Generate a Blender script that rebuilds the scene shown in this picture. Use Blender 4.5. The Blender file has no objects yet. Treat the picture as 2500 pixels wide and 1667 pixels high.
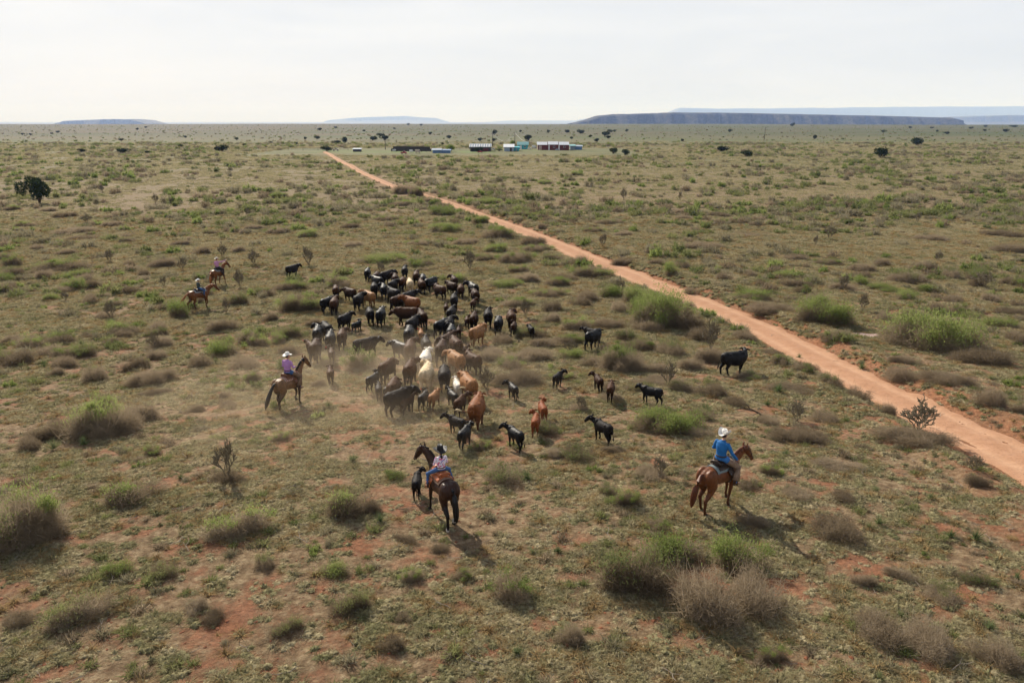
import bpy, bmesh, math, random
import numpy as np
from mathutils import Vector, Matrix

rng = np.random.default_rng(7)
random.seed(7)
S = bpy.context.scene
R = math.radians
# ------------------------------------------------------------------ camera, sky, sun, exposure
PITCH = 16.7
FPX = 1800.0                      # focal length in pixels of the 2500 px wide photograph
CAMZ = 12.3
cd = bpy.data.cameras.new('camera'); cam = bpy.data.objects.new('camera', cd)
S.collection.objects.link(cam); S.camera = cam
cd.sensor_width = 36; cd.lens = 36 * FPX / 2500; cd.clip_end = 120000; cd.clip_start = 0.5
cam.location = (0, 0, CAMZ); cam.rotation_euler = (R(90 - PITCH), 0, 0)

SUN_EL, SUN_AZ = 34.0, -29.0      # azimuth measured from +Y towards +X
w = bpy.data.worlds.new('World'); S.world = w; w.use_nodes = True
nt = w.node_tree; nt.nodes.clear()
wo = nt.nodes.new('ShaderNodeOutputWorld'); bg = nt.nodes.new('ShaderNodeBackground')
sky = nt.nodes.new('ShaderNodeTexSky'); sky.sky_type = 'NISHITA'; sky.sun_disc = False
sky.sun_elevation = R(SUN_EL); sky.sun_rotation = R(SUN_AZ)
sky.air_density = 1.0; sky.dust_density = 2.5; sky.ozone_density = 1.2
bg.inputs['Strength'].default_value = 0.07
# a thin veil of high cloud over the blue
tc = nt.nodes.new('ShaderNodeTexCoord'); mp = nt.nodes.new('ShaderNodeMapping'); mp.inputs['Scale'].default_value = (1.2, 1.2, 5)
nz = nt.nodes.new('ShaderNodeTexNoise'); nz.inputs['Scale'].default_value = 1.6; nz.inputs['Detail'].default_value = 6
mr = nt.nodes.new('ShaderNodeMapRange'); mr.inputs[1].default_value = .3; mr.inputs[2].default_value = .75
mr.inputs[3].default_value = .86; mr.inputs[4].default_value = .97
mx = nt.nodes.new('ShaderNodeMix'); mx.data_type = 'RGBA'; mx.inputs['B'].default_value = (8.5, 8.75, 9.15, 1)
L = nt.links.new
L(tc.outputs['Generated'], mp.inputs['Vector']); L(mp.outputs[0], nz.inputs['Vector']); L(nz.outputs[0], mr.inputs[0])
sxyz = nt.nodes.new('ShaderNodeSeparateXYZ'); L(tc.outputs['Generated'], sxyz.inputs[0])
el = nt.nodes.new('ShaderNodeMapRange'); L(sxyz.outputs[2], el.inputs[0]); el.interpolation_type = 'SMOOTHSTEP'
el.inputs[1].default_value = .12; el.inputs[2].default_value = .95; el.inputs[3].default_value = 1.0; el.inputs[4].default_value = .22   # haze veil thins towards the zenith
mu = nt.nodes.new('ShaderNodeMath'); mu.operation = 'MULTIPLY'; L(mr.outputs[0], mu.inputs[0]); L(el.outputs[0], mu.inputs[1])
L(mu.outputs[0], mx.inputs['Factor'])
nz2 = nt.nodes.new('ShaderNodeTexNoise'); nz2.inputs['Scale'].default_value = 2.2; nz2.inputs['Detail'].default_value = 7; nz2.inputs['Roughness'].default_value = .6; nz2.inputs['Distortion'].default_value = .6
mp2 = nt.nodes.new('ShaderNodeMapping'); mp2.inputs['Scale'].default_value = (1, 1, 7); L(tc.outputs['Generated'], mp2.inputs['Vector']); L(mp2.outputs[0], nz2.inputs['Vector'])
cr2 = nt.nodes.new('ShaderNodeValToRGB'); cr2.color_ramp.elements[0].position = .35; cr2.color_ramp.elements[1].position = .68
cr2.color_ramp.elements[0].color = (.80, .83, .88, 1); cr2.color_ramp.elements[1].color = (.915, .925, .945, 1); L(nz2.outputs[0], cr2.inputs[0])
sc2 = nt.nodes.new('ShaderNodeVectorMath'); sc2.operation = 'SCALE'; sc2.inputs['Scale'].default_value = 10.0; L(cr2.outputs[0], sc2.inputs[0]); L(sc2.outputs[0], mx.inputs['B']); L(sky.outputs[0], mx.inputs['A']); L(mx.outputs['Result'], bg.inputs['Color'])
L(bg.outputs[0], wo.inputs[0])

sl = bpy.data.lights.new('sun', 'SUN'); sl.energy = 5.0; sl.angle = R(.55); sl.color = (1, .93, .82)
so = bpy.data.objects.new('sun', sl); S.collection.objects.link(so)
sdir = Vector((math.sin(R(SUN_AZ)) * math.cos(R(SUN_EL)), math.cos(R(SUN_AZ)) * math.cos(R(SUN_EL)), math.sin(R(SUN_EL))))
so.rotation_euler = sdir.to_track_quat('Z', 'Y').to_euler(); so.location = (0, 0, 60)
vs = S.view_settings; vs.view_transform = 'Standard'; vs.look = 'None'; vs.gamma = 1; vs.exposure = 0.52; vs.use_curve_mapping = False
S.cycles.volume_step_rate = 1.0; S.cycles.volume_bounces = 1; S.cycles.transparent_max_bounces = 8
S.cycles.max_bounces = 5

# ------------------------------------------------------------------ bookkeeping
COL = S.collection
def tag(o, label=None, cat=None, group=None, kind=None):
    if label: o['label'] = label
    if cat: o['category'] = cat
    if group: o['group'] = group
    if kind: o['kind'] = kind
    return o
def link(name, data, parent=None, mat=None):
    o = bpy.data.objects.new(name, data); COL.objects.link(o)
    if parent is not None: o.parent = parent
    if mat is not None:
        if len(data.materials) == 0: data.materials.append(mat)
    return o
def empty(name, loc=(0, 0, 0), rz=0.0, sc=1.0):
    o = bpy.data.objects.new(name, None); COL.objects.link(o); o.empty_display_size = .3
    o.location = loc; o.rotation_euler = (0, 0, rz); o.scale = (sc,) * 3
    return o
def setmat(o, m):
    o.material_slots[0].link = 'OBJECT'; o.material_slots[0].material = m

# ------------------------------------------------------------------ terrain
def hash2(ix, iy, seed):
    h = (ix.astype(np.int64) * 374761393 + iy.astype(np.int64) * 668265263 + seed * 974634777) & 0xffffffff
    h = ((h ^ (h >> 13)) * 1274126177) & 0xffffffff
    h = (h ^ (h >> 16)) & 0xffffff
    return h / float(0xffffff)
def vn(x, y, seed=0):
    x = np.asarray(x, float); y = np.asarray(y, float)
    xi = np.floor(x); yi = np.floor(y); fx = x - xi; fy = y - yi
    fx = fx * fx * (3 - 2 * fx); fy = fy * fy * (3 - 2 * fy)
    a = hash2(xi, yi, seed); b = hash2(xi + 1, yi, seed); c = hash2(xi, yi + 1, seed); d = hash2(xi + 1, yi + 1, seed)
    return (a + (b - a) * fx) * (1 - fy) + (c + (d - c) * fx) * fy
def fbm(x, y, seed=0, o=4):
    s = 0; a = .5; n = 0
    for k in range(o):
        s = s + a * vn(x, y, seed + k * 17); n += a; a *= .5; x = x * 2.03 + 5.1; y = y * 2.03 + 1.7
    return s / n
_D = np.array([0, 12, 20, 30, 42, 55, 75, 110, 180, 260, 330, 450, 5000])
_H = np.array([10.7, 10.8, 11.2, 12.1, 13.0, 13.5, 13.8, 13.7, 13.1, 12.5, 12.3, 12.2, 12.2])
_t = np.arange(0, 900, 1.0); _h = np.interp(_t, _D, _H)
_k = np.hanning(15); _k /= _k.sum(); _h = np.convolve(np.pad(_h, 7, mode='edge'), _k, 'valid')
def sstep(a, b, x):
    t = np.clip((x - a) / (b - a), 0, 1); return t * t * (3 - 2 * t)
def base_z(x, y):
    x = np.asarray(x, float); y = np.asarray(y, float)
    d = np.sqrt((x * .5) ** 2 + np.maximum(y, 0) ** 2)
    z = CAMZ - np.interp(d, _t, _h)
    far = sstep(400, 1500, y)
    z = z + far * 3.0 * (fbm(x / 700., y / 500., 3, 2) - .5)
    u = x / np.maximum(y, 1)
    e = 2500 - 600 * sstep(.25, .6, u) + 250 * (fbm(u * 6 + 9, u * 0, 5, 3) - .5)
    z = z - sstep(0, 1800, y - e) * 85
    return z
def ray(px, py):
    c, s = math.cos(R(PITCH)), math.sin(R(PITCH)); u = (px - 1250) / FPX; v = (py - 833.5) / FPX
    return np.array([u, c - v * s, -(s + v * c)])
def ground_at(px, py):
    r = ray(px, py); t = CAMZ / max(-r[2], 1e-3)
    for k in range(30):
        t = .5 * t + .5 * (CAMZ - float(base_z(r[0] * t, r[1] * t))) / max(-r[2], 1e-3)
    return r[0] * t, r[1] * t, FPX / t        # x, y, photo pixels per metre
def project(x, y, z):
    c, s = math.cos(R(PITCH)), math.sin(R(PITCH)); dz = z - CAMZ
    f = y * c - dz * s; up = y * s + dz * c
    return 1250 + FPX * x / f, 833.5 - FPX * up / f

# dirt road: left and right edge where the photograph shows them
ROADPX = [(372, 790, 797), (380, 802, 812), (404, 842, 860), (433, 896, 914), (457, 948, 968), (475, 1018, 1040), (495, 1096, 1126), (521, 1148, 1186),
          (553, 1226, 1290), (595, 1335, 1410), (638, 1418, 1510), (680, 1526, 1622), (723, 1648, 1748), (764, 1742, 1850),
          (804, 1829, 1940), (872, 1955, 2074), (940, 2075, 2215), (1008, 2205, 2367), (1076, 2340, 2540), (1150, 2470, 2740), (1260, 2640, 3050)]
rp = []
for yy, a, b in ROADPX:
    xa, ya, _ = ground_at(a, yy); xb, yb, _ = ground_at(b, yy); rp.append(((xa + xb) / 2, (ya + yb) / 2, xa, xb))
rp = np.array(rp)
# resample as a smooth curve by arclength; half width measured across the heading
def catmull(P, n):
    out = []
    for i in range(len(P) - 1):
        p0 = P[max(i - 1, 0)]; p1 = P[i]; p2 = P[i + 1]; p3 = P[min(i + 2, len(P) - 1)]
        for k in range(n):
            t = k / n
            out.append(.5 * ((2 * p1) + (-p0 + p2) * t + (2 * p0 - 5 * p1 + 4 * p2 - p3) * t * t + (-p0 + 3 * p1 - 3 * p2 + p3) * t ** 3))
    out.append(P[-1]); return np.array(out)
_c = rp[:, :2].copy()
_c[1:-1] = .25 * _c[:-2] + .5 * _c[1:-1] + .25 * _c[2:]
_tan = np.gradient(_c, axis=0); _tan /= np.linalg.norm(_tan, axis=1)[:, None]
_hw = np.abs(rp[:, 3] - rp[:, 2]) / 2 * np.abs(_tan[:, 1])
_hw = np.clip(_hw, 1.0, 2.6)
_rc = catmull(np.column_stack([_c, _hw]), 22)
ROAD_C, ROAD_W = _rc[:, :2], _rc[:, 2]
def road_dist(x, y):
    """signed-less distance beyond the road edge (negative on the road)"""
    x = np.asarray(x, float); y = np.asarray(y, float); shp = x.shape
    x = x.ravel(); y = y.ravel(); out = np.full(x.shape, 1e3)
    m = (y > 3) & (y < 380) & (x > -110) & (x < 90)
    idx = np.nonzero(m)[0]
    st = 3
    C = ROAD_C[::st]; W = ROAD_W[::st]
    for a in range(0, len(idx), 40000):
        q = idx[a:a + 40000]
        best = np.full(len(q), 1e3)
        for i in range(len(C) - 1):
            p = C[i]; v = C[i + 1] - p; L2 = v @ v
            t = np.clip(((x[q] - p[0]) * v[0] + (y[q] - p[1]) * v[1]) / L2, 0, 1)
            dd = np.hypot(x[q] - p[0] - t * v[0], y[q] - p[1] - t * v[1]) - (W[i] + (W[i + 1] - W[i]) * t)
            best = np.minimum(best, dd)
        out[q] = best
    return out.reshape(shp)
def micro(x, y):
    d = np.hypot(x, y); f = 1 - sstep(60, 220, d)
    return f * (.22 * (fbm(x / 9., y / 9., 21, 2) - .5) + .16 * (fbm(x / 2.6, y / 2.6, 31, 2) - .5) + .10 * (fbm(x / .7, y / .7, 41, 2) - .5)) \
        + (1 - f) * .5 * (fbm(x / 30., y / 20., 11, 2) - .5) * (1 - sstep(1500, 3000, d))
def terr(x, y, rd=None):
    x = np.asarray(x, float); y = np.asarray(y, float)
    if rd is None: rd = road_dist(x, y)
    near = 1 - sstep(90, 170, np.hypot(x, y))
    k = sstep(-.6, .8, rd)
    z = base_z(x, y) + micro(x, y) * (1 - (1 - k) * near * .8)
    z = z - near * .30 * (1 - sstep(-.3, 1.2, rd)) + near * .22 * np.exp(-((rd - 1.7) / .8) ** 2) * (.4 + .9 * vn(x / 1.7, y / 1.7, 77))
    return z
def tz(x, y): return float(terr(np.array([x]), np.array([y]))[0])

# ------------------------------------------------------------------ materials
def newmat(name):
    m = bpy.data.materials.new(name); m.use_nodes = True; t = m.node_tree; t.nodes.clear()
    o = t.nodes.new('ShaderNodeOutputMaterial'); return m, t, o
def N(t, typ, **kw):
    n = t.nodes.new(typ)
    for k, v in kw.items():
        if k.startswith('_'): setattr(n, k[1:], v)
        else: n.inputs[k].default_value = v
    return n
def ramp(t, fac, stops):
    r = t.nodes.new('ShaderNodeValToRGB'); e = r.color_ramp.elements
    e[0].position, e[0].color = stops[0][0], (*stops[0][1], 1); e[1].position, e[1].color = stops[-1][0], (*stops[-1][1], 1)
    for p, c in stops[1:-1]:
        q = e.new(p); q.color = (*c, 1)
    t.links.new(fac, r.inputs[0]); return r.outputs[0]
def mixc(t, fac, a, b, mode='MIX'):
    m = t.nodes.new('ShaderNodeMix'); m.data_type = 'RGBA'; m.blend_type = mode
    for v, s in ((fac, 'Factor'), (a, 'A'), (b, 'B')):
        if hasattr(v, 'links'): t.links.new(v, m.inputs[s])
        elif isinstance(v, (int, float)): m.inputs[s].default_value = v
        else: m.inputs[s].default_value = (*v, 1)
    return m.outputs['Result']
def noise(t, scale, detail=4, vec=None, rough=.55):
    n = N(t, 'ShaderNodeTexNoise', Scale=scale, Detail=detail, Roughness=rough)
    if vec is not None: t.links.new(vec, n.inputs['Vector'])
    return n.outputs[0]
def simple(name, col, rough=.7, var=.25, scale=8, metal=0, spec=.3, bump=0):
    m, t, o = newmat(name); p = N(t, 'ShaderNodeBsdfPrincipled', Roughness=rough, Metallic=metal)
    p.inputs['Specular IOR Level'].default_value = spec
    oc = N(t, 'ShaderNodeTexCoord').outputs['Object']
    f = noise(t, scale, 5, oc)
    c = ramp(t, f, [(.3, tuple(v * (1 - var) for v in col)), (.7, tuple(min(1, v * (1 + var)) for v in col))])
    t.links.new(c, p.inputs['Base Color'])
    if bump:
        b = N(t, 'ShaderNodeBump', Strength=bump, Distance=.02); t.links.new(f, b.inputs['Height']); t.links.new(b.outputs[0], p.inputs['Normal'])
    t.links.new(p.outputs[0], o.inputs[0]); return m
def leafmat(name, stops, trans=.45, vscale=1.5, fine=0):
    """plant tissue: diffuse + translucent, colour varied per plant and in patches"""
    m, t, o = newmat(name)
    oi = N(t, 'ShaderNodeObjectInfo').outputs['Random']
    g = N(t, 'ShaderNodeNewGeometry')
    n = noise(t, vscale, 4, g.outputs['Position'])
    a = N(t, 'ShaderNodeMath', _operation='MULTIPLY_ADD'); a.inputs[1].default_value = .55; t.links.new(oi, a.inputs[0])
    b = N(t, 'ShaderNodeMath', _operation='MULTIPLY_ADD'); b.inputs[1].default_value = .9; b.inputs[2].default_value = -.22
    t.links.new(n, b.inputs[0]); t.links.new(b.outputs[0], a.inputs[2])
    c = ramp(t, a.outputs[0], stops)
    if fine: c = mixc(t, .85, c, ramp(t, noise(t, fine, 2, g.outputs['Position'], .6), [(.36, (.45, .42, .40)), (.62, (1, 1, 1))]), 'MULTIPLY')
    d = N(t, 'ShaderNodeBsdfDiffuse'); tr = N(t, 'ShaderNodeBsdfTranslucent'); mi = N(t, 'ShaderNodeMixShader', Fac=trans)
    t.links.new(c, d.inputs[0]); t.links.new(c, tr.inputs[0])
    t.links.new(d.outputs[0], mi.inputs[1]); t.links.new(tr.outputs[0], mi.inputs[2]); t.links.new(mi.outputs[0], o.inputs[0])
    return m

M_grass = leafmat('dry_green_grass', [(.1, (.22, .225, .11)), (.4, (.38, .345, .19)), (.65, (.50, .435, .265)), (.95, (.58, .49, .32))], .48, .35, 11)
M_twig = leafmat('thorn_twigs', [(.1, (.15, .115, .075)), (.5, (.25, .195, .13)), (.9, (.37, .295, .205))], .45, 2.0)
M_twig2 = leafmat('grey_twigs', [(.1, (.16, .14, .09)), (.5, (.25, .22, .14)), (.9, (.34, .30, .2))], .4, 2.0)
M_leaf = leafmat('mesquite_leaves', [(.1, (.12, .155, .045)), (.5, (.19, .235, .068)), (.9, (.28, .315, .11))], .55, 1.2)
M_leafd = leafmat('grey_green_leaves', [(.1, (.11, .135, .05)), (.5, (.19, .205, .08)), (.9, (.28, .275, .12))], .45, 1.2)
M_yucca = leafmat('yucca_leaves', [(.1, (.09, .13, .05)), (.5, (.15, .19, .08)), (.9, (.26, .26, .13))], .3, 3)
M_straw = leafmat('straw_grass', [(.1, (.24, .16, .075)), (.5, (.36, .25, .12)), (.9, (.45, .33, .17))], .4, 3)
M_cholla = simple('cholla_skin', (.19, .155, .10), .85, .45, 30)
M_juniper = leafmat('juniper_foliage', [(.1, (.018, .028, .012)), (.5, (.032, .048, .018)), (.9, (.055, .072, .028))], .15, 1.2)
M_cotton = leafmat('cottonwood_leaves', [(.1, (.12, .17, .03)), (.5, (.2, .26, .05)), (.9, (.28, .33, .08))], .5, .6)
M_bark = simple('bark', (.09, .06, .04), .9, .4, 10)

def ground_material():
    m, t, o = newmat('range_ground'); p = N(t, 'ShaderNodeBsdfPrincipled', Roughness=.95); p.inputs['Specular IOR Level'].default_value = .1
    g = N(t, 'ShaderNodeNewGeometry').outputs['Position']
    # red soil
    n1 = noise(t, .9, 8, g, .62); n2 = noise(t, 6, 6, g, .6)
    soil = ramp(t, n1, [(.3, (.12, .048, .026)), (.5, (.215, .105, .062)), (.7, (.30, .175, .115))])
    soil = mixc(t, .55, soil, ramp(t, n2, [(.35, (.12, .05, .026)), (.62, (.34, .155, .082))]))
    # litter and low turf
    lit = ramp(t, noise(t, 4.5, 8, g, .7), [(.33, (.075, .05, .028)), (.5, (.19, .135, .078)), (.66, (.33, .255, .155))])
    fa = ramp(t, noise(t, .55, 9, g, .68), [(.40, (0, 0, 0)), (.52, (1, 1, 1))])
    sep = N(t, 'ShaderNodeSeparateXYZ'); t.links.new(g, sep.inputs[0])
    ydist = N(t, 'ShaderNodeMapRange'); t.links.new(sep.outputs[1], ydist.inputs[0])
    ydist.inputs[1].default_value = 20; ydist.inputs[2].default_value = 110; ydist.inputs[3].default_value = 0; ydist.inputs[4].default_value = .93
    fm = N(t, 'ShaderNodeMath', _operation='MAXIMUM'); t.links.new(fa, fm.inputs[0]); t.links.new(ydist.outputs[0], fm.inputs[1])
    fm2 = N(t, 'ShaderNodeMath', _operation='MULTIPLY'); t.links.new(fm.outputs[0], fm2.inputs[0]); fm2.inputs[1].default_value = .9
    near = mixc(t, fm2.outputs[0], soil, lit)
    # broad belts of greener and redder range further out
    mpg = N(t, 'ShaderNodeMapping'); mpg.inputs['Scale'].default_value = (.35, 1, 1); t.links.new(g, mpg.inputs[0])
    belt = ramp(t, noise(t, .006, 6, mpg.outputs[0], .6), [(.38, (.18, .15, .10)), (.5, (.15, .15, .075)), (.62, (.11, .135, .055))])
    spot = ramp(t, noise(t, .12, 8, mpg.outputs[0], .75), [(.42, (.05, .065, .026)), (.50, (.14, .13, .067)), (.62, (.21, .17, .10))])
    farc = mixc(t, .45, belt, spot)
    yd2 = N(t, 'ShaderNodeMapRange'); t.links.new(sep.outputs[1], yd2.inputs[0])
    yd2.inputs[1].default_value = 70; yd2.inputs[2].default_value = 330
    c = mixc(t, yd2.outputs[0], near, farc)
    yd3 = N(t, 'ShaderNodeMapRange'); t.links.new(sep.outputs[1], yd3.inputs[0]); yd3.inputs[1].default_value = 330; yd3.inputs[2].default_value = 700
    xl = N(t, 'ShaderNodeMapRange'); t.links.new(sep.outputs[0], xl.inputs[0]); xl.inputs[1].default_value = 100; xl.inputs[2].default_value = -500
    open_ = mixc(t, .55, mixc(t, xl.outputs[0], (.088, .098, .05), (.115, .095, .068)), ramp(t, noise(t, .01, 7, mpg.outputs[0], .65), [(.4, (.055, .075, .03)), (.5, (.085, .08, .045)), (.6, (.125, .092, .062))]))
    c = mixc(t, yd3.outputs[0], c, open_)
    # worn, reddish verges along the road; green yard at the ranch
    at = N(t, 'ShaderNodeAttribute', _attribute_name='verge')
    vf = N(t, 'ShaderNodeMath', _operation='MULTIPLY'); t.links.new(at.outputs['Fac'], vf.inputs[0]); vf.inputs[1].default_value = .85
    c = mixc(t, vf.outputs[0], c, ramp(t, n2, [(.35, (.17, .065, .032)), (.65, (.36, .165, .085))]))
    at2 = N(t, 'ShaderNodeAttribute', _attribute_name='yard')
    c = mixc(t, at2.outputs['Fac'], c, (.14, .175, .065))
    t.links.new(c, p.inputs['Base Color'])
    b = N(t, 'ShaderNodeBump', Strength=1.0, Distance=.16)
    hn = noise(t, 3.2, 9, g, .72); t.links.new(hn, b.inputs['Height']); t.links.new(b.outputs[0], p.inputs['Normal'])
    t.links.new(p.outputs[0], o.inputs[0]); return m
def road_material():
    m, t, o = newmat('orange_sand'); p = N(t, 'ShaderNodeBsdfPrincipled', Roughness=.95); p.inputs['Specular IOR Level'].default_value = .1
    g = N(t, 'ShaderNodeNewGeometry').outputs['Position']
    at = N(t, 'ShaderNodeAttribute', _attribute_name='across').outputs['Fac']   # -1..1
    c = ramp(t, noise(t, 1.3, 8, g, .6), [(.3, (.28, .15, .088)), (.5, (.38, .215, .132)), (.7, (.47, .29, .19))])
    c2 = ramp(t, noise(t, 9, 6, g, .7), [(.38, (.27, .125, .065)), (.5, (.47, .25, .14))])
    c = mixc(t, .4, c, c2)
    # packed wheel tracks are paler
    wv = N(t, 'ShaderNodeMath', _operation='ABSOLUTE'); t.links.new(at, wv.inputs[0])
    tr = ramp(t, wv.outputs[0], [(.0, (.0, .0, .0)), (.3, (.25, .25, .25)), (.5, (1, 1, 1)), (.72, (.3, .3, .3)), (.95, (0, 0, 0))])
    c = mixc(t, .35, c, mixc(t, tr, (.31, .165, .095), (.52, .335, .215)))
    t.links.new(c, p.inputs['Base Color'])
    b = N(t, 'ShaderNodeBump', Strength=.8, Distance=.05)
    t.links.new(noise(t, 6, 8, g, .65), b.inputs['Height']); t.links.new(b.outputs[0], p.inputs['Normal'])
    t.links.new(p.outputs[0], o.inputs[0]); return m
M_ground = ground_material(); M_road = road_material()

def fast_mesh(name, V, F, smooth=False):
    me = bpy.data.meshes.new(name); V = np.asarray(V, np.float32); F = np.asarray(F, np.int32)
    n, k = F.shape
    me.vertices.add(len(V)); me.vertices.foreach_set('co', V.ravel())
    me.loops.add(n * k); me.loops.foreach_set('vertex_index', F.ravel())
    me.polygons.add(n); me.polygons.foreach_set('loop_start', np.arange(0, n * k, k, dtype=np.int32))
    try: me.polygons.foreach_set('loop_total', np.full(n, k, dtype=np.int32))
    except Exception: pass
    if smooth: me.polygons.foreach_set('use_smooth', np.ones(n, bool))
    me.update(calc_edges=True); me.validate()
    return me
def grid_faces(nr, nc):
    i = np.arange(nr - 1)[:, None] * nc + np.arange(nc - 1)[None, :]; i = i.ravel()
    return np.column_stack([i, i + 1, i + nc + 1, i + nc])

# ------------------------------------------------------------------ ground sheet
ys = [-60.0]
while ys[-1] < 9: ys.append(ys[-1] + max(.35, -ys[-1] * .08 + .2))
while ys[-1] < 36800: ys.append(ys[-1] + max(.13, ys[-1] * (.0085 if ys[-1] < 120 else .018)))
ys = np.array(ys); NC = 480
us = np.linspace(-1, 1, NC); us = us * (.78 + .22 * us * us)
Wy = 1.0 * np.maximum(ys, 0) + 24 + 16 * np.clip(-ys / 60, 0, 1)
X = us[None, :] * Wy[:, None]; Y = np.repeat(ys[:, None], NC, 1)
RD = road_dist(X, Y)
Z = terr(X, Y, RD)
me = fast_mesh('ground', np.column_stack([X.ravel(), Y.ravel(), Z.ravel()]), grid_faces(len(ys), NC), True)
at = me.attributes.new('verge', 'FLOAT', 'POINT')
vg = (1 - sstep(.2, 2.6 + 2 * vn(X / 3, Y / 3, 8), RD)) * (1 - .7 * sstep(60, 200, Y)) * (.6 + .5 * vn(X / 1.1, Y / 1.1, 9))
at.data.foreach_set('value', vg.ravel().astype(np.float32))
at = me.attributes.new('yard', 'FLOAT', 'POINT')
yd = sstep(296, 306, Y) * (1 - sstep(322, 332, Y)) * sstep(-88, -72, X) * (1 - sstep(2, 20, X)) * sstep(.25, .6, vn(X / 14, Y / 5, 4))
at.data.foreach_set('value', yd.ravel().astype(np.float32))
g = link('ground', me, None, M_ground); tag(g, kind='structure')

# road sheet with ragged edges
n = len(ROAD_C); nc = 17
tg = np.gradient(ROAD_C, axis=0); tg /= np.linalg.norm(tg, axis=1)[:, None]; nr_ = np.column_stack([-tg[:, 1], tg[:, 0]])
fine = []
for i in range(n - 1):
    k = 3 if ROAD_C[i, 1] < 60 else 1
    for j in range(k): 
        f = j / k; fine.append(np.concatenate([ROAD_C[i] * (1 - f) + ROAD_C[i + 1] * f, [ROAD_W[i] * (1 - f) + ROAD_W[i + 1] * f], nr_[i] * (1 - f) + nr_[i + 1] * f]))
fine = np.array(fine); n = len(fine)
a = np.linspace(-1, 1, nc)
s = np.arange(n)
edge = 1 + .42 * (fbm(fine[:, 0] / 2.2, fine[:, 1] / 2.2, 55, 3) - .5)[:, None] * np.abs(a)[None, :] + .12 * (vn(fine[:, 0] * 1.3, fine[:, 1] * 1.3, 56) - .5)[:, None] * (a > 0)[None, :]
off = a[None, :] * edge * (fine[:, 2] + .05)[:, None]
X = fine[:, 0][:, None] + off * fine[:, 3][:, None]; Y = fine[:, 1][:, None] + off * fine[:, 4][:, None]
Z = terr(X, Y) + (.035 + .0007 * Y) * (1 - np.abs(a)[None, :] ** 6 * 1.6) - .045 * np.exp(-((np.abs(a)[None, :] - .5) / .2) ** 2) + .05 * (fbm(X / .5, Y / .5, 57, 3) - .5)
me = fast_mesh('dirt_road', np.column_stack([X.ravel(), Y.ravel(), Z.ravel()]), grid_faces(n, nc), True)
at = me.attributes.new('across', 'FLOAT', 'POINT'); at.data.foreach_set('value', np.tile(a, n).astype(np.float32))
rd_o = link('dirt_road', me, None, M_road); tag(rd_o, kind='structure')

# ------------------------------------------------------------------ mesas on the horizon
def mesa_mat(name, c1, c2, c3):
    m, t, o = newmat(name); p = N(t, 'ShaderNodeBsdfPrincipled', Roughness=.95); p.inputs['Specular IOR Level'].default_value = .05
    g = N(t, 'ShaderNodeNewGeometry'); mpn = N(t, 'ShaderNodeMapping'); mpn.inputs['Scale'].default_value = (.02, .02, .05); t.links.new(g.outputs['Position'], mpn.inputs[0])
    rock = ramp(t, noise(t, 1, 6, mpn.outputs[0], .6), [(.35, c1), (.65, c2)])
    bush = ramp(t, noise(t, 2.4, 3, mpn.outputs[0], .7), [(.47, (0, 0, 0)), (.53, (1, 1, 1))])
    c = mixc(t, bush, rock, c3); t.links.new(c, p.inputs['Base Color']); t.links.new(p.outputs[0], o.inputs[0]); return m
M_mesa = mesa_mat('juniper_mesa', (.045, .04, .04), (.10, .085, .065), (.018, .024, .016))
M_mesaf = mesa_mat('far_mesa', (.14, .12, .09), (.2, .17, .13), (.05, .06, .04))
def mesa(name, D, prof, depth, mat, seed, cliff=.45):
    pxs = np.linspace(prof[0][0], prof[-1][0], 260)
    tops = np.interp(pxs, [p[0] for p in prof], [p[1] for p in prof])
    tops = tops + 1.0 * (fbm(pxs / 30, pxs * 0, seed, 4) - .5)
    rows = []
    base = -95.0
    for j, (dy, hf) in enumerate([(-.16, 0), (-.10, .22), (-.055, .45), (-.04, .55), (-.034, .9), (-.02, 1), (.0, 1.0), (.05, 1.02), (.1, 1), (.2, .9), (.3, 0)]):
        jit = (fbm(pxs / 38, pxs * 0 + j * .12, seed + 4, 5) - .5) * 1.3
        y = D + dy * depth * 8 + jit * depth * (.7 if 0 < j < 6 else .3)
        top = CAMZ + np.tan(np.arctan((833.5 - tops) / FPX) - R(PITCH)) * D * (1 - .02 * depth * 8 / D)
        z = base + np.maximum(top - base, 0) * hf * (1 + (.05 * jit if 0 < j < 8 else 0))
        rows.append(np.column_stack([(pxs - 1250) / FPX * (D - .045 * depth * 8) * .958, y, z]))
    V = np.concatenate(rows); me = fast_mesh(name, V, grid_faces(len(rows), len(pxs)), False)
    o = link(name, me, None, mat); tag(o, kind='structure'); return o
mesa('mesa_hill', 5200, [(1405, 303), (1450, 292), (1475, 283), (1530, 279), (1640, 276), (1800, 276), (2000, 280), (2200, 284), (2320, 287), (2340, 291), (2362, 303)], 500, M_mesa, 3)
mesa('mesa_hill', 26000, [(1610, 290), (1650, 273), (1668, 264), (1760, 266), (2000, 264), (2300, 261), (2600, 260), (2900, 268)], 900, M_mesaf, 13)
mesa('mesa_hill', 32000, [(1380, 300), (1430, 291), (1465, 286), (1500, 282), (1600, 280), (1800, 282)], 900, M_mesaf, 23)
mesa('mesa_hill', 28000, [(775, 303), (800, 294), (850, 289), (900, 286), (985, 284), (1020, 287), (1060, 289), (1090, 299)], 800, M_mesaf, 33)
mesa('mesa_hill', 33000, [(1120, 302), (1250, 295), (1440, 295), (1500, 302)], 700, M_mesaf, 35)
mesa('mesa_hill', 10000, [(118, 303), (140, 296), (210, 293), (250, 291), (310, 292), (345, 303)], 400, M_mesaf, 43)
mesa('mesa_hill', 30000, [(-300, 300), (0, 298), (40, 299), (100, 303)], 400, M_mesaf, 45)
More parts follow.
